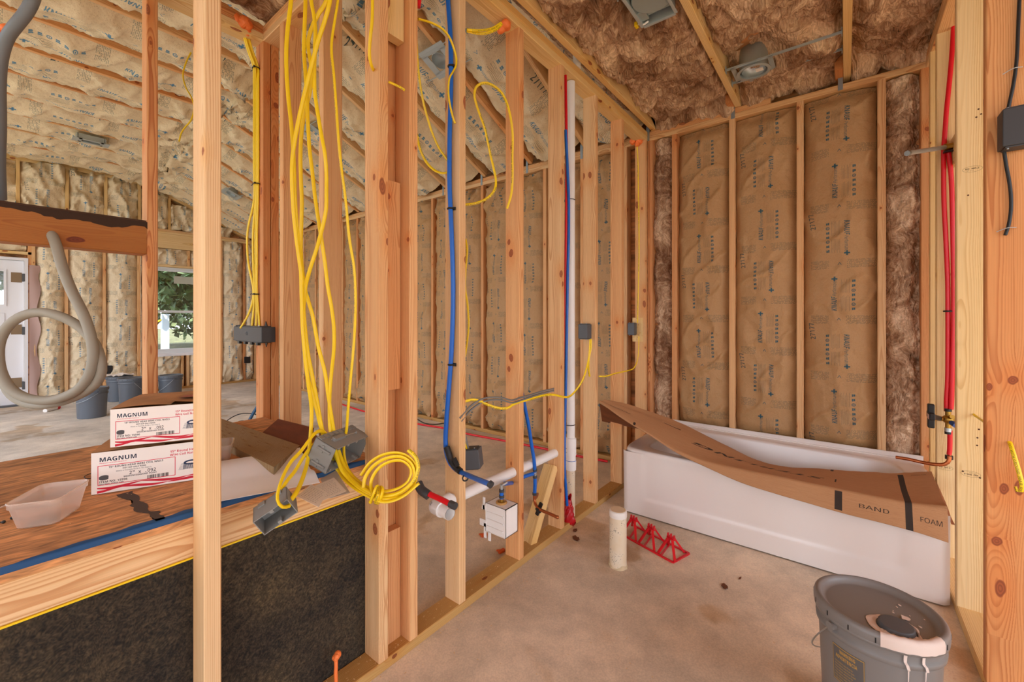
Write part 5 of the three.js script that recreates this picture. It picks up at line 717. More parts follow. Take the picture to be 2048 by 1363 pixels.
{
  const tex = canvasTex(2048, 768, (c, w, h) => {
    c.fillStyle = '#b5845a'; c.fillRect(0, 0, w, h); for (let i = 0; i < 9000; i++) { c.fillStyle = h3(i, 1, 4) < 0.5 ? 'rgba(140,96,58,.16)' : 'rgba(214,170,122,.14)'; c.fillRect(h3(i, 2, 4) * w, h3(i, 3, 4) * h, 4 + 60 * h3(i, 4, 4), 1 + 2 * h3(i, 5, 4)); }
    c.fillStyle = '#33271f'; c.save(); c.translate(1010, 330); c.rotate(Math.PI); c.font = 'italic bold 92px sans-serif'; c.textAlign = 'center'; c.textBaseline = 'middle'; c.save(); c.scale(1.75, 0.8); c.fillText('STERLING', 0, 0); c.restore(); c.fillRect(-430, -44, 8, 90); c.restore();
    c.fillRect(1785, 40, 40, 728); c.fillRect(1440, 585, 36, 170); c.fillRect(1400, 0, 16, 50); c.fillRect(60, 350, 150, 12); c.fillRect(250, 520, 16, 120);
    c.font = '46px sans-serif'; c.save(); c.scale(1.25, 1); c.fillText('BAND', 1240, 690); c.fillText('FOAM', 1490, 690); c.restore(); c.font = '17px sans-serif'; c.fillText('ADHESIVE TAPE', 1880, 60); c.fillText('CUSTOMER', 60, 180); c.fillText('SERVICE', 120, 330);
    c.fillStyle = 'rgba(92,56,30,.8)'; c.fillRect(430, 170, 120, 26); c.fillStyle = 'rgba(215,176,132,.8)'; c.fillRect(420, 160, 100, 14);
  });
  const mat = std({ map: tex, roughness: 0.85 });
  const g = group('cardboard_sheet', 'long creased brown cardboard sheet lying over the bathtub with its left end sprung up', 'cardboard');
  const fold = [...[[-1.251,0.687,-2.495],[-1.084,0.596,-2.505],[-0.922,0.53,-2.505],[-0.761,0.459,-2.505]], [-0.60, 0.424, -2.522], [-0.44, 0.418, -2.524], [-0.29, 0.417, -2.524], [-0.145, 0.417, -2.524], [0.0, 0.418, -2.524], [0.14, 0.419, -2.524], [0.25, 0.424, -2.524], [0.338, 0.43, -2.524]], low = [[-1.25,0.684,-2.493],[-1.083,0.591,-2.503],[-0.921,0.522,-2.503],[-0.76,0.448,-2.503],[-0.588,0.397,-2.503],[-0.437,0.359,-2.503],[-0.29,0.341,-2.503],[-0.147,0.329,-2.503],[0,0.318,-2.503],[0.14,0.314,-2.503],[0.253,0.307,-2.503],[0.338,0.295,-2.503]], back = [[-1.24,0.691,-2.56],[-1.119,0.644,-2.7],[-0.991,0.572,-2.85],[-0.845,0.514,-2.92],[-0.595,0.42,-2.95],[-0.439,0.363,-2.95],[-0.295,0.351,-2.95],[-0.143,0.367,-2.95],[0.011,0.388,-2.95],[0.151,0.412,-2.95],[0.251,0.438,-2.95],[0.339,0.463,-2.95]];
  const curve = (a) => new THREE.CatmullRomCurve3(a.map(V), false, 'centripetal'), cf = curve(fold), cl = curve(low), cb = curve(back);
  const surf = (dy) => grid(90, 30, (s, t) => { const F = cf.getPoint(s), L = cl.getPoint(s), B = cb.getPoint(s); let p; const tf = 0.26; if (t < tf) p = L.clone().lerp(F, t / tf); else { const q = (t - tf) / (1 - tf); p = F.clone().lerp(B, q); p.y += 0.012 * Math.sin(q * 3.14) * Math.sin(s * 5) + 0.004 * n3(s * 9, q * 5, 2); if (s > 0.9) p.y += 0.0; } const edge = t > 0.97 ? 0.006 * n3(s * 40, 3, 1) : 0; return [p.x, p.y + dy, p.z + edge + (t < tf ? dy * 0.5 : 0), s, t]; });
  const top = surf(0.004), bot = surf(0); bot.index.array.reverse(); bot.computeVertexNormals(); put(g, 'sheet', [top, bot], mat);
  const C0 = [-1.253,0.686,-2.5], under = std({ map: cardTex, color: 0xc09878, roughness: 0.9, side: THREE.DoubleSide });
  put(g, 'under_flap', grid(12, 6, (s, t) => { const a = V([-1.284,0.663,-2.56]).lerp(V([-0.957,0.503,-2.6]), s), b = V([-1.433,0.454,-2.9]).lerp(V([-1.129,0.444,-2.9]), s); const p = a.lerp(b, t); return [p.x, p.y, p.z, s, t]; }), under, 'folded-under end flap');
  const edgeM = std({ color: 0x3a3026, roughness: 0.9 });
  put(g, 'torn_flap', grid(8, 10, (s, t) => { const a = V([0.362,0.42,-3.1]).lerp(V([0.353,0.359,-2.55]), t), b = V([0.384,0.353,-3]).lerp(V([0.372,0.352,-2.6]), t); const p = a.lerp(b, s * (0.9 + 0.2 * n3(t * 8, 1, 1))); return [p.x, p.y - 0.01 * s, p.z, s, t]; }), under, 'torn right end flap');
}
// ------------------------------------------------------------------ shower rough-in on the right wall
{
  pex('upper red water pipe rising from the steel shower nipple', [[0.421,2.698,-2.975],[0.412,2.505,-2.975],[0.404,2.384,-2.975],[0.395,2.263,-2.975],[0.39,2.165,-2.975],[0.386,2.086,-2.975]], M.red, 0.0095);
  pex('left of the two red water pipes dropping from the shower nipple to the valve', [[0.385,2.079,-2.975],[0.385,1.967,-2.975],[0.386,1.818,-2.975],[0.393,1.618,-2.975],[0.399,1.419,-2.975],[0.4,1.27,-2.975],[0.4,1.072,-2.975],[0.399,0.923,-2.975],[0.395,0.823,-2.975],[0.395,0.769,-2.975]], M.red, 0.0095, (g) => { const p = [0.4,1.265,-2.97]; put(g, 'pipe_strap', [new THREE.TorusGeometry(0.015, 0.004, 8, 20).rotateX(Math.PI / 2).translate(...p)], M.black); });
  pex('right of the two red water pipes dropping from the shower nipple to the valve', [[0.399,2.073,-2.965],[0.408,1.96,-2.965],[0.413,1.811,-2.965],[0.416,1.614,-2.965],[0.418,1.417,-2.965],[0.418,1.27,-2.965],[0.416,1.073,-2.965],[0.413,0.925,-2.965],[0.411,0.827,-2.965],[0.409,0.782,-2.965]], M.red, 0.0095);
  const a = [0.39,2.073,-2.95], g = group('shower_nipple', 'galvanised steel shower nipple sticking out of the right wall', 'pipe'), e = [a[0] - 0.20, a[1] - 0.004, a[2]];
  const E2 = [0.236,2.008,-2.713]; put(g, 'nipple', rod(a, E2, 0.0105, 18), M.tin); put(g, 'cap', rod(E2, V(E2).add(V(E2).sub(V(a)).normalize().multiplyScalar(0.014)).toArray(), 0.0125, 8), M.galv); put(g, 'drop_elbow', [new THREE.SphereGeometry(0.017, 14, 10).translate(...a), rod(a, [a[0] + 0.05, a[1], a[2]], 0.016, 12)], M.brass); put(g, 'mounting_clip', [box(a[0] - 0.01, a[0] + 0.05, a[1] - 0.028, a[1] - 0.022, a[2] - 0.01, a[2] + 0.015)], M.black);
  const v = [0.398,0.733,-2.955], h = group('shower_valve', 'brass shower valve with a black plastic guard on the right wall', 'valve', v);
  const G = [0.319,0.769,-2.792], gx = G.map((q, i) => q - v[i]);
  put(h, 'valve_body', [new THREE.SphereGeometry(0.022, 18, 12), rod([-0.045, 0, 0.0], [0.03, 0, 0], 0.012, 14), rod([0, -0.05, 0], [0, 0.045, 0], 0.011, 14), rod([0.005, 0.012, 0.012], [0.01, 0.02, 0.035], 0.010, 12)], M.brass);
  put(h, 'plaster_guard', [box(gx[0] - 0.012, gx[0] + 0.012, gx[1] - 0.056, gx[1] + 0.056, gx[2] - 0.016, gx[2] + 0.016, 0.005), box(gx[0] - 0.010, gx[0] + 0.010, gx[1] - 0.014, gx[1] + 0.018, gx[2] - 0.05, gx[2] + 0.05, 0.005), rod([gx[0], gx[1], gx[2]], [-0.03, 0, 0], 0.012, 12)], M.black);
  put(h, 'guard_label', box(gx[0] - 0.0128, gx[0] - 0.0118, gx[1] - 0.010, gx[1] + 0.012, gx[2] + 0.0, gx[2] + 0.048), std({ color: 0xc9a9a4, roughness: 0.5 }));
  put(h, 'collar', [rod([0, -0.042, 0], [0, -0.060, 0], 0.0135, 14)], M.steel); put(h, 'knob', rod([0.01, -0.012, 0.02], [0.02, -0.018, 0.05], 0.012, 14), std({ color: 0x274a86, roughness: 0.4 }));
  for (const y of [0.045, -0.066]) ring(h, [0, y, 0], [0, 1, 0], 0.013, 0.012, M.black);
  pex('short red water pipe below the shower valve', [[0.404,0.68,-2.955],[0.404,0.631,-2.955],[0.403,0.581,-2.955],[0.401,0.561,-2.955]], M.red, 0.0095);
  const c = group('tub_spout_pipe', 'copper tub spout pipe elbowing out over the tub edge', 'pipe'); put(c, 'tube', tube([...[[0.401,0.574,-2.955],[0.403,0.545,-2.955],[0.399,0.529,-2.955]]], 0.008, { n: 6 }), M.copper); put(c, 'tube', tube([[0.394,0.567,-2.889],[0.39,0.543,-2.886],[0.375,0.525,-2.887],[0.344,0.518,-2.888],[0.302,0.514,-2.906],[0.254,0.516,-2.919],[0.206,0.513,-2.932]], 0.008, { k: 14 }), M.copper); ring(c, [0.401,0.547,-2.955], [0, 1, 0], 0.0145, 0.018, M.black, 'bracket');
}
// ------------------------------------------------------------------ ceiling fittings over the bath
{ // recessed light can on hanger bars
  const y = YT + 0.02, c = [-0.442,2.76,-2.958], g = group('recessed_light', 'galvanised recessed light can on two hanger bars between the ceiling joists', 'light fitting', [c[0], 2.76, c[2]]);
  const can = lathe([[0.062, 0.115], [0.062, 0.11], [0.0, 0.11]], 28); put(g, 'can', [lathe([[0.074, -0.014], [0.078, -0.014], [0.078, 0.13], [0.0, 0.13], [0.0, 0.126], [0.074, 0.126], [0.074, -0.014]], 36), lathe([[0.078, -0.014], [0.092, -0.014], [0.092, -0.010], [0.078, -0.010]], 36)], M.tin);
  put(g, 'reflector', lathe([[0.066, -0.006], [0.060, 0.05], [0.0, 0.055]], 32), M.steel); put(g, 'rating_label', box(-0.03, 0.02, -0.012, 0.02, 0.056, 0.060).rotateX(-0.3).translate(0, 0.02, 0), M.paper);
  put(g, 'frame_pan', [box(-0.11, 0.11, 0.0, 0.004, -0.105, -0.08), box(-0.11, 0.11, 0.0, 0.004, 0.08, 0.105), box(-0.11, -0.085, 0.0, 0.004, -0.1, 0.1), box(0.085, 0.11, 0, 0.004, -0.1, 0.1)], M.tin);
  const x0 = -0.58 - c[0], x1 = -0.011 - c[0]; for (const z of [-0.092, 0.092]) { put(g, 'hanger_bar', [box(x0, x1, -0.002, 0.012, z - 0.003, z + 0.003), box(x0, x0 + 0.004, -0.012, 0.025, z - 0.015, z + 0.015), box(x1 - 0.004, x1, -0.012, 0.025, z - 0.015, z + 0.015)], M.tin); }
  put(g, 'junction_box', box(-0.05, 0.06, 0.03, 0.11, -0.20, -0.09, 0.003), M.tin); put(g, 'flex_conduit', tube([[0.05, 0.05, -0.15], [0.10, 0.03, -0.17], [0.13, 0.06, -0.21], [0.12, 0.10, -0.23]], 0.009, { k: 10 }), M.steel);
  put(g, 'lamp_label', box(0.01, 0.05, -0.004, 0.0, -0.03, 0.005), M.paper);
}
{ // exhaust fan housing
  const g = group('fan_housing', 'galvanised exhaust fan housing in the ceiling with a yellow plug inside', 'fan', [-0.733, 2.728, -1.993]), a = 0.079, b = 0.125;
  put(g, 'housing', [box(-a, a, 0.10, 0.103, -b, b), box(-a, -a + 0.003, 0, 0.1, -b, b), box(a - 0.003, a, 0, 0.1, -b, b), box(-a, a, 0, 0.1, -b, -b + 0.003), box(-a, a, 0, 0.1, b - 0.003, b)], M.tin);
  put(g, 'flange', [box(-a - 0.012, -a, -0.001, 0.002, -b, b), box(a, a + 0.012, -0.001, 0.002, -b, b), box(-a, a, -0.001, 0.002, -b - 0.012, -b), box(-a, a, -0.001, 0.002, b, b + 0.012)], M.tin);
  put(g, 'blower_plate', [box(-a + 0.01, a - 0.006, 0.024, 0.027, -b + 0.035, b - 0.01)], std({ color: 0xa8bcc4, metalness: 0.6, roughness: 0.4 })); put(g, 'scroll', lathe([[0.095, 0.024], [0.095, 0.006], [0.088, 0.004], [0.05, 0.012], [0, 0.012]], 40).translate(0.02, 0.0, 0.03), std({ color: 0xa8bcc4, metalness: 0.6, roughness: 0.4 }));
  put(g, 'wiring_cover', box(-0.10, -0.04, 0.012, 0.025, -0.10, -0.03, 0.003), std({ color: 0xa8bcc4, metalness: 0.6, roughness: 0.4 })); put(g, 'plug', box(-0.115, -0.10, -0.004, 0.02, -0.112, -0.085, 0.003), M.yellowPlain); put(g, 'plug_lead', tube([[-0.10, 0.012, -0.10], [-0.075, 0.004, -0.11], [-0.05, 0.012, -0.112]], 0.005, { k: 8 }), M.white);
  putEach(g, 'screw', [[-0.12, 0.1], [0.12, -0.1], [-0.09, -0.115], [0.12, 0.1]].map(([x, z]) => new THREE.SphereGeometry(0.005, 10, 8).translate(x, 0.022, z)), M.steel);
}
// ------------------------------------------------------------------ pail in the foreground
const pailMat = std({ color: 0x807c79, roughness: 0.42 });
function pail(label, pos, turn, o = {}) {
  const g = group('pail', label, 'pail', pos, o.group); g.rotation.y = turn; const m = o.mat ?? pailMat;
  put(g, 'bucket', lathe([[0, 0], [0.128, 0], [0.132, 0.006], [0.143, 0.285], [0.150, 0.287], [0.151, 0.300], [0.1445, 0.302], [0.1455, 0.325], [0.155, 0.327], [0.156, 0.338], [0.146, 0.340], [0.1465, 0.352], [0.14, 0.352]], 56), m);
  if (o.lid !== false) {
    put(g, 'lid', lathe([[0, 0.348], [0.122, 0.347], [0.130, 0.349], [0.136, 0.358], [0.140, 0.364], [0.147, 0.366], [0.154, 0.362], [0.1565, 0.352], [0.156, 0.336], [0.153, 0.334], [0.1535, 0.346]], 64), m);
    const sl = []; for (let i = 0; i < 16; i++) { const a = i / 16 * 6.283; sl.push(box(-0.0015, 0.0015, -0.007, 0.007, 0.1562, 0.1572).rotateY(a).translate(0, 0.345, 0)); } putEach(g, 'tear_notch', sl, M.black);
  }
  const hd = put(g, 'handle', tube(Array.from({ length: 25 }, (_, i) => { const t = Math.PI * i / 24; return [0.158 * Math.cos(t), 0.315 - 0.20 * Math.sin(t) * (o.sag ?? 0.9), 0.158 * Math.sin(t) * 1.03]; }), 0.0022, { k: 8 }), M.steel); hd.rotation.y = o.hand ?? 0; putEach(g, 'ear', [-1, 1].map((s) => rod([0.145 * s, 0.314, 0], [0.161 * s, 0.314, 0], 0.012, 16).rotateY(o.hand ?? 0)), m);
  return g;
}
{
  const g = pail('large grey lidded pail smeared with joint compound, in the right foreground', [0.076, 0, -1.685], -0.85, { sag: 1.02, hand: -1.5 });
    put(g, 'spout_cap', lathe([[0, 0.362], [0.036, 0.362], [0.040, 0.360], [0.0415, 0.348], [0.044, 0.347]], 40).translate(0.078 * Math.cos(0.2), 0, 0.078 * Math.sin(0.2)), std({ color: 0x55585c, roughness: 0.5 }));
  const cream = std({ color: 0xe2cfc4, roughness: 0.75, side: THREE.DoubleSide }), sx = 0.078 * Math.cos(0.2), sz = 0.078 * Math.sin(0.2);
  const smear = (f) => grid(48, 6, f);
  put(g, 'compound_smear', smear((s, t) => { const a = mix(-2.6, 3.2, s), r = 0.045 + t * (0.010 + 0.016 * Math.max(0, Math.sin(a * 0.9 + 0.5)) + 0.006 * n3(a * 2, 3, 1)); return [sx + r * Math.cos(a), 0.3492 + 0.003 * (1 - Math.abs(t - 0.5) * 2) * (1 + n3(a * 5, t * 4, 2)), sz + r * Math.sin(a), s, t]; }), cream);
  put(g, 'compound_smear', smear((s, t) => { const a = mix(-0.32, 0.72, s), P = [[0.128, 0.352], [0.139, 0.3655], [0.148, 0.3675], [0.1555, 0.363], [0.158, 0.352], [0.1575, 0.336], [0.157, 0.333]], k = t * 6, i = Math.min(5, Math.floor(k)), f = k - i, e = sstep(0, 0.12, s) * sstep(1, 0.86, s); return [mix(P[i][0], P[i + 1][0], f) * Math.cos(a) + 0.001 * e, mix(P[i][1], P[i + 1][1], f) + 0.0015 * n3(a * 14, t * 6, 3) + 0.0008, mix(P[i][0], P[i + 1][0], f) * Math.sin(a), s, t]; }), cream);
  put(g, 'compound_smear', smear((s, t) => { const a = mix(-0.1, 0.75, s), r = 0.098 + 0.03 * t * (0.6 + 0.4 * Math.sin(s * 3.14)) ; return [r * Math.cos(a), 0.3495 + 0.0022 * (1 + n3(a * 20, t * 5, 2)) * sstep(0, .1, s) * sstep(1, .9, s), r * Math.sin(a), s, t]; }), cream);
  const drips = [0.05, 0.34].map((a) => grid(4, 20, (s, t) => { const R = [[0.1575, 0.334], [0.1475, 0.328], [0.1465, 0.306], [0.1535, 0.301], [0.1535, 0.288], [0.1450, 0.284], [0.1425, 0.24]], k = t * 6, i = Math.min(5, Math.floor(k)), f = k - i, w = 0.05 + 0.02 * n3(t * 8, a, 2) - 0.025 * t, an = a + (s - 0.5) * w + 0.03 * Math.sin(t * 5), r = mix(R[i][0], R[i + 1][0], f) + 0.0025; return [r * Math.cos(an), mix(R[i][1], R[i + 1][1], f), r * Math.sin(an), s, t]; })); putEach(g, 'compound_drip', drips, cream);
  const spots = []; for (let i = 0; i < 22; i++) { const a = h3(i, 1, 9) * 2.4 - 1.8, r = 0.03 + 0.085 * h3(i, 2, 9); spots.push(new THREE.SphereGeometry(0.0015 + 0.003 * h3(i, 3, 9) ** 3, 8, 6).scale(1.6, 0.4, 1).translate(r * Math.cos(a), 0.3495, r * Math.sin(a))); } put(g, 'compound_spot', spots, cream).userData.kind = 'stuff';
  put(g, 'compound_smear', grid(14, 4, (s, t) => { const a = mix(-1.05, -0.7, s), r = 0.055 + t * 0.02 * (0.5 + 0.5 * Math.sin(s * 3.14)); return [r * Math.cos(a), 0.3496 + 0.0015 * n3(s * 9, t * 3, 2) + 0.001, r * Math.sin(a), s, t]; }), cream);
  const lab = canvasTex(512, 384, (c, w, h) => { c.fillStyle = '#5f5d5c'; c.fillRect(0, 0, w, h); c.strokeStyle = '#c79a3c'; c.lineWidth = 7; c.strokeRect(10, 10, w - 20, h - 20); c.fillStyle = '#c79a3c'; c.font = 'bold 52px sans-serif'; c.fillText('WARNING', 130, 70); c.fillText('ADVERTENCIA', 60, 128); c.font = '24px sans-serif'; for (let i = 0; i < 7; i++) c.fillText('Keep children away from bucket.'.slice(0, 26 + (i % 3) * 2), 40, 178 + i * 30); });
  put(g, 'warning_label', grid(16, 4, (s, t) => { const a = mix(1.55, 0.95, s), y = mix(0.155, 0.262, t), r = 0.1322 + (y - 0.006) / 0.279 * 0.011 + 0.0008; return [r * Math.cos(a), y, r * Math.sin(a), s, t]; }), std({ map: lab, roughness: 0.5, side: THREE.DoubleSide }), 'gold outlined warning print');
}
// ------------------------------------------------------------------ big room: pails, conduit, odds and ends
const pailBlue = std({ color: 0x5f6670, roughness: 0.4 });
for (const [p, l, s] of [[[-7.357,0,-0.855], 'grey lidded pail standing nearest in the big room, right of the grey conduit coil', 0.6], [[-8.508,0,-1.282], 'grey pail with crumpled film on top, left of the pail with the blue label', 0.8], [[-8.121,0,-1.353], 'grey pail with a white and blue label beside the framing stud', 1.0], [[-8.057,0,-1.789], 'grey lidded pail below the far window', 0.9]]) {
  const g = pail(l, p, p[2] * 7, { mat: pailBlue, sag: s });
  if (l.includes('label')) put(g, 'label', grid(10, 4, (q, t) => { const a = mix(0.2, 1.5, q) - p[2] * 0 , y = mix(0.05, 0.25, t), r = 0.1322 + (y - 0.006) / 0.279 * 0.011 + 0.002; return [r * Math.cos(a), y, r * Math.sin(a), q, t]; }), std({ map: canvasTex(256, 128, (c, w, h) => { c.fillStyle = '#e8ecf0'; c.fillRect(0, 0, w, h); c.fillStyle = '#1672c4'; for (let i = 0; i < 5; i++) c.fillRect(20, 10 + i * 23, 70, 15); }), side: THREE.DoubleSide }));
  if (l.includes('film')) put(g, 'film', grid(16, 16, (q, t) => [(q - 0.5) * 0.26, 0.372 + 0.03 * Math.abs(n3(q * 5, t * 5, 3)), (t - 0.5) * 0.26, q, t]), M.paper);
}
{ const a = [-8.186,0.02,-0.515], b = [-8.363,0.02,-0.649], g = group('caulk_tube', 'white caulk tube with a red end lying on the floor left of the pails', 'tube'); put(g, 'barrel', rod(a, V(a).lerp(V(b), 0.8).toArray(), 0.024, 18), M.white); put(g, 'cap', rod(V(a).lerp(V(b), 0.8).toArray(), b, 0.025, 18), M.redPlastic); }
tag(put(scene, 'flexible_conduit', tube([[-2.433,1.57,-0.165],[-2.366,1.547,-0.167],[-2.347,1.508,-0.176],[-2.31,1.412,-0.192],[-2.269,1.326,-0.212],[-2.225,1.251,-0.234],[-2.189,1.177,-0.249],[-2.167,1.104,-0.255],[-2.175,1.03,-0.248],[-2.204,0.975,-0.225],[-2.247,0.944,-0.191],[-2.298,0.929,-0.151],[-2.355,0.937,-0.105],[-2.399,0.966,-0.071],[-2.429,1.021,-0.047],[-2.44,1.086,-0.038],[-2.443,1.15,-0.042],[-2.424,1.205,-0.063],[-2.393,1.24,-0.095],[-2.349,1.253,-0.135],[-2.291,1.238,-0.182],[-2.254,1.205,-0.223],[-2.21,1.148,-0.258],[-2.176,1.089,-0.273],[-2.17,1.037,-0.277],[-2.182,0.996,-0.268],[-2.211,0.963,-0.245],[-2.262,0.937,-0.218],[-2.306,0.918,-0.183],[-2.379,0.905,-0.137],[-2.447,0.914,-0.097],[-2.499,0.946,-0.068],[-2.537,1.002,-0.05]], 0.0165, { k: 16, step: 0.02 }), M.conduit), 'thick grey beige conduit threaded through the header beam and coiled below it', 'conduit');
tag(put(scene, 'flexible_conduit', tube([[-2.037,2.794,-0.122],[-2.024,2.509,-0.119],[-2.018,2.34,-0.111],[-1.999,2.23,-0.1],[-2.016,2.19,-0.087],[-2.039,2.151,-0.068],[-2.077,2.119,-0.051],[-2.108,2.069,-0.04],[-2.16,2.007,-0.036],[-2.269,1.892,-0.039],[-2.397,1.784,-0.04],[-2.496,1.683,-0.045]], 0.0165, { k: 16, step: 0.02 }), std({ color: 0x70757a, roughness: 0.5 })), 'thick grey conduit hanging at the upper left edge of the picture', 'conduit');
foam('orange foam stuck to the grey conduit at the upper left edge', [-2.116,2.146,-0.04], 0.02, 4, { s: 11 });
{ const b = [-4.924,0,-1.681], g = put(scene, 'pipe_stub', lathe([[0.024, 0], [0.028, 0], [0.028, 0.16], [0.022, 0.16], [0.022, 0.0]], 24), M.grey); const q = [-3.601,0.396,-1.229]; g.position.set(b[0], 0, b[2]); tag(g, 'dusty grey pipe stub rising from the big room floor beyond the counter', 'pipe'); }
tag(put(scene, 'water_pipe', tube([[-4.888,0.35,-1.868],[-4.943,0.259,-1.825],[-4.954,0.194,-1.791],[-4.965,0.114,-1.756],[-5.003,0.008,-1.727]], 0.016, { k: 14 }), std({ color: 0x1f4a6c, roughness: 0.5 })), 'dark blue hose arching down to the floor beside the doubled post', 'hose');
plain1('thin black cord arching over the floor beyond the counter', [[-5.443,0.006,-1.646],[-5.297,0.112,-1.672],[-5.155,0.184,-1.721],[-5.014,0.211,-1.769],[-4.908,0.194,-1.827],[-4.832,0.093,-1.862],[-4.807,0.008,-1.881]], 0.005, { mat: M.black, flat: 1 });
{ // supply register boot and light cans in the vault
  const P = [-7.395,3.43,-0.851], g = group('register_boot', 'galvanised air register boot in the vaulted ceiling of the big room', 'vent', P); g.scale.setScalar(0.55);
  put(g, 'boot', [box(-0.10, 0.10, 0.0, 0.12, -0.24, -0.21), box(-0.10, 0.10, 0, 0.12, 0.21, 0.24), box(-0.10, -0.07, 0, 0.12, -0.22, 0.22), box(0.07, 0.10, 0, 0.12, -0.22, 0.22)], M.tin); put(g, 'face_flange', [box(-0.14, 0.14, -0.01, 0.0, -0.30, -0.15), box(-0.14, 0.14, -0.01, 0, 0.15, 0.30), box(-0.14, -0.07, -0.01, 0, -0.2, 0.2), box(0.07, 0.14, -0.01, 0, -0.2, 0.2)], M.tin); put(g, 'dark_duct', box(-0.09, 0.09, 0.10, 0.11, -0.2, 0.2), M.black);
}
for (const [p, l] of [[[-4.464,3.198,-2.204], 'galvanised light can glimpsed in the sloping ceiling behind the hanging yellow cables'], [[-2.417,3.186,-2.168], 'galvanised light can plate in the sloping ceiling beside the blue pipe'], [[-7.328,3.115,-2.359], 'galvanised light can in the sloping ceiling above the far window']]) {
  const g = group('light_can', l, 'light fitting', p); g.rotation.x = -0.43; g.scale.setScalar(0.85); put(g, 'can', lathe([[0.076, 0], [0.08, 0], [0.08, 0.1], [0, 0.1], [0, 0.096], [0.076, 0.096], [0.076, 0]], 28), M.tin); put(g, 'frame_pan', [box(-0.15, 0.15, 0.0, 0.004, -0.14, -0.08), box(-0.15, 0.15, 0, 0.004, 0.08, 0.14), box(-0.15, -0.08, 0, 0.004, -0.09, 0.09), box(0.08, 0.15, 0, 0.004, -0.09, 0.09)], M.tin); putEach(g, 'hanger_bar', [box(-0.28, 0.28, -0.002, 0.01, -0.112, -0.106), box(-0.28, 0.28, -0.002, 0.01, 0.106, 0.112)], M.tin);
}
// ------------------------------------------------------------------ litter on the floor: shavings and leaf scraps
{
  const chip = new THREE.PlaneGeometry(1, 0.35, 3, 1); { const p = chip.attributes.position; for (let i = 0; i < p.count; i++) p.setZ(i, 0.5 * Math.abs(p.getX(i))); chip.computeVertexNormals(); chip.rotateX(-Math.PI / 2); }
  const N = 900, im = new THREE.InstancedMesh(chip, std({ color: 0xdcb888, roughness: 0.9, side: THREE.DoubleSide }), N), m = new THREE.Matrix4(), q = new THREE.Quaternion(), e = new THREE.Euler(); im.name = 'wood_shavings'; let n = 0;
  const add = (x, y, z, s) => { e.set(0, rnd() * 6.28, (rnd() - 0.5) * 0.3); q.setFromEuler(e); m.compose(new THREE.Vector3(x, y + 0.0012, z), q, new THREE.Vector3(s, s, s)); im.setMatrixAt(n++, m); };
  while (n < 420) { const z = rr(-3.2, -0.6), near = Math.abs(rnd() + rnd() - 1); add(rr(0, 1) < 0.6 ? rr(XAB + 0.004, XA - 0.004) : XA + near * 0.25, 0, z, rr(0.003, 0.009)); im.getMatrixAt(n - 1, m); const x = m.elements[12]; if (x < XA) { m.elements[13] = Y0 + 0.0012; im.setMatrixAt(n - 1, m); } }
  while (n < 640) add(rr(-1.2, 0.3), 0, rr(-2.5, -0.8), rr(0.002, 0.008));
  while (n < 760) add(rr(-2.3, -1.37), 0.7232, rr(-0.85, 0.1), rr(0.002, 0.006));
  while (n < N) add(rr(-3.2, -1.4), 0, rr(-3.2, -1.0), rr(0.003, 0.012));
  im.userData.kind = 'stuff'; tag(im, 'pale wood shavings scattered over the floor and plates', null); scene.add(im);
}
for (const [p, s, l] of [[[-1.175,0.004,-2.058], 0.028, 'curled dry leaf scrap on the bath floor right of the bottom plate'], [[-1.224,0.004,-2.132], 0.02, 'dark leaf scrap just beside the plate near the red wrap'], [[-0.432,0.004,-2.112], 0.022, 'brown leaf scrap on the bath floor in front of the tub'], [[-0.389,0.004,-2.226], 0.016, 'thin brown twig scrap on the bath floor near the tub apron']]) { const g = put(scene, 'leaf_scrap', grid(8, 6, (a, b) => [(a - 0.5) * s * 2, s * 0.35 * Math.abs(n3(a * 4, b * 3, s * 100)) + 0.001, (b - 0.5) * s * (1 - Math.abs(a - 0.5)) * (l.includes('twig') ? 0.5 : 1.3), a, b]), std({ color: 0x6e3f22, roughness: 1, side: THREE.DoubleSide })); g.position.set(p[0], 0.001, p[2]); g.rotation.y = s * 90; tag(g, l, 'leaf'); }
for (const [p, l] of [[[-1.596,0.012,-1.76], 'small orange plastic bit on the floor behind the white valve box'], [[-1.414,0.012,-1.696], 'orange plastic bit on the floor left of the second bare stud']]) { const g = put(scene, 'plastic_bit', [new RoundedBoxGeometry(0.04, 0.016, 0.018, 2, 0.004), rod([0.0, 0.005, 0.0], [0.03, 0.012, 0.004], 0.005, 8)], std({ color: 0xd6581c, roughness: 0.5 })); g.position.set(p[0], 0.009, p[2]); g.rotation.y = p[2]; tag(g, l, 'scrap'); }
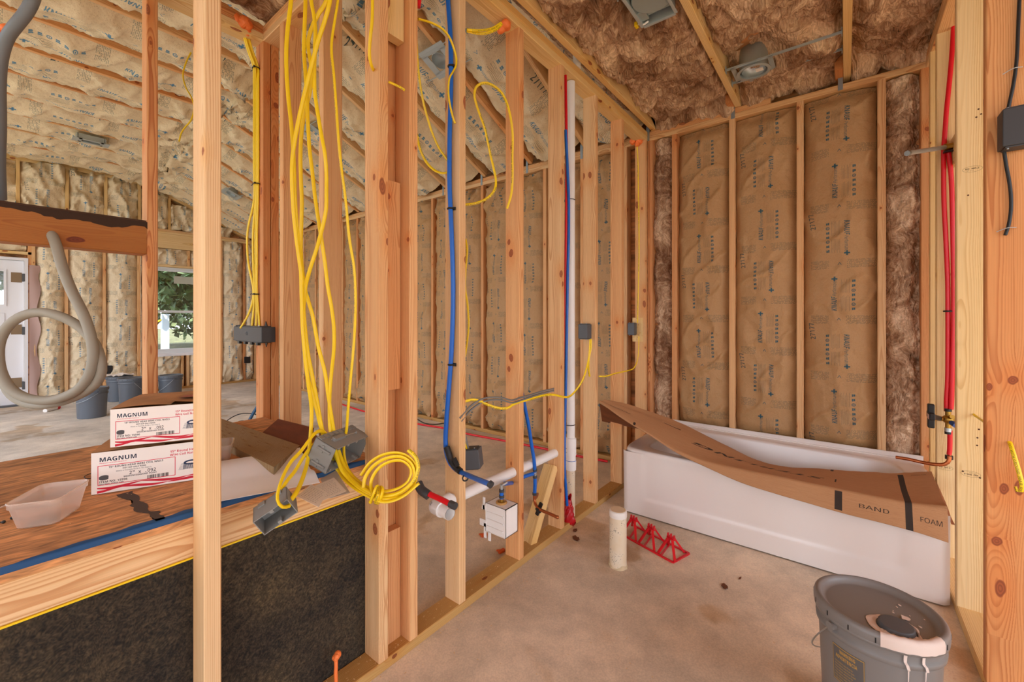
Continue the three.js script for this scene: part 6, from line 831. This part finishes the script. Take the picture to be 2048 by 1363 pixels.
// ------------------------------------------------------------------ trees seen through the far window
{
  const leaf = new THREE.BufferGeometry(); leaf.setAttribute('position', new THREE.Float32BufferAttribute([0, 0, 0, 0.5, 0.12, 0.35, 1, 0, 0, 0.5, 0.12, -0.35], 3)); leaf.setAttribute('uv', new THREE.Float32BufferAttribute([0, 0.5, 0.5, 1, 1, 0.5, 0.5, 0], 2)); leaf.setIndex([0, 1, 2, 0, 2, 3]); leaf.computeVertexNormals();
  const bark = std({ color: 0x5a4a3c, roughness: 1 });
  function tree(label, x, z, h, r, tr, hue, lean = 0) {
    const g = group('tree', label, 'tree', [x, -0.35, z]); put(g, 'trunk', tube([[0, -0.1, 0], [lean * 0.3, h * 0.3, 0.05], [lean * 0.6, h * 0.55, 0], [lean, h * 0.8, 0.1]], tr, { k: 12, n: 16 }), bark);
    putEach(g, 'branch', [[0.9, 0.5, 0.3], [-0.8, 0.6, -0.5], [0.3, 0.62, 0.9], [-0.4, 0.45, 0.8]].map(([bx, by, bz]) => tube([[lean * 0.4, h * by, 0], [lean * 0.5 + bx * r * 0.5, h * (by + 0.14), bz * r * 0.5], [lean * 0.5 + bx * r * 0.9, h * (by + 0.2), bz * r * 0.9]], tr * 0.35, { k: 8, n: 8 })), bark);
    const N = 9000, im = new THREE.InstancedMesh(leaf, std({ color: 0xffffff, roughness: 0.7, side: THREE.DoubleSide }), N), m = new THREE.Matrix4(), q = new THREE.Quaternion(), c = new THREE.Color();
    for (let i = 0; i < N; i++) { const a = rnd() * 6.283, b = Math.acos(rr(-0.9, 1)), k = Math.cbrt(rnd()) * r * (0.8 + 0.35 * n3(Math.cos(a) * 2, b * 2, z)); q.setFromEuler(new THREE.Euler(rnd() * 6, rnd() * 6, rnd() * 6)); const s = rr(0.2, 0.42); m.compose(new THREE.Vector3(lean + k * Math.sin(b) * Math.cos(a), h * 0.8 + k * Math.cos(b) * 0.85, k * Math.sin(b) * Math.sin(a)), q, new THREE.Vector3(s, s, s)); im.setMatrixAt(i, m); im.setColorAt(i, c.setHSL(hue + rr(-0.03, 0.03), 0.36, rr(0.06, 0.2))); }
    im.name = 'foliage'; im.userData.kind = 'stuff'; g.add(im);
  }
  tree('leafy green tree close behind the far window, filling its upper sash', -15.5, -4.9, 4.6, 2.7, 0.16, 0.30, 0.3);
  tree('tree with a leaning dark trunk at the right of the far window', -19.5, -5.6, 4.6, 2.4, 0.34, 0.27, -0.9);
  tree('tall tree standing furthest back beyond the far window', -27, -5.0, 6.0, 4.6, 0.3, 0.27);
  tree('wide bushy tree at the back beyond the far window', -30, -9.5, 4.4, 4.6, 0.2, 0.25);
  tree('broad tree behind the entry door side of the house', -22, 1.5, 5, 3.2, 0.25, 0.26);
  const g = group('post', 'pale square post outside the far window with a yellow brace', 'post', [-16.485,0.232,-3.525]); put(g, 'shaft', box(-0.09, 0.09, -0.9, 0.85, -0.09, 0.09, 0.01), std({ color: 0xc4d2e6, roughness: 0.7 })); put(g, 'brace', rod([0, 0.7, 0.05], [0.2, 0.1, 1.0], 0.025, 8), M.yellowPlain);
  g.position.y = 0.5;
}
scene.traverse((o) => { if (o.isMesh) o.castShadow = o.receiveShadow = true; delete o.__n; });
renderer.render(scene, camera);
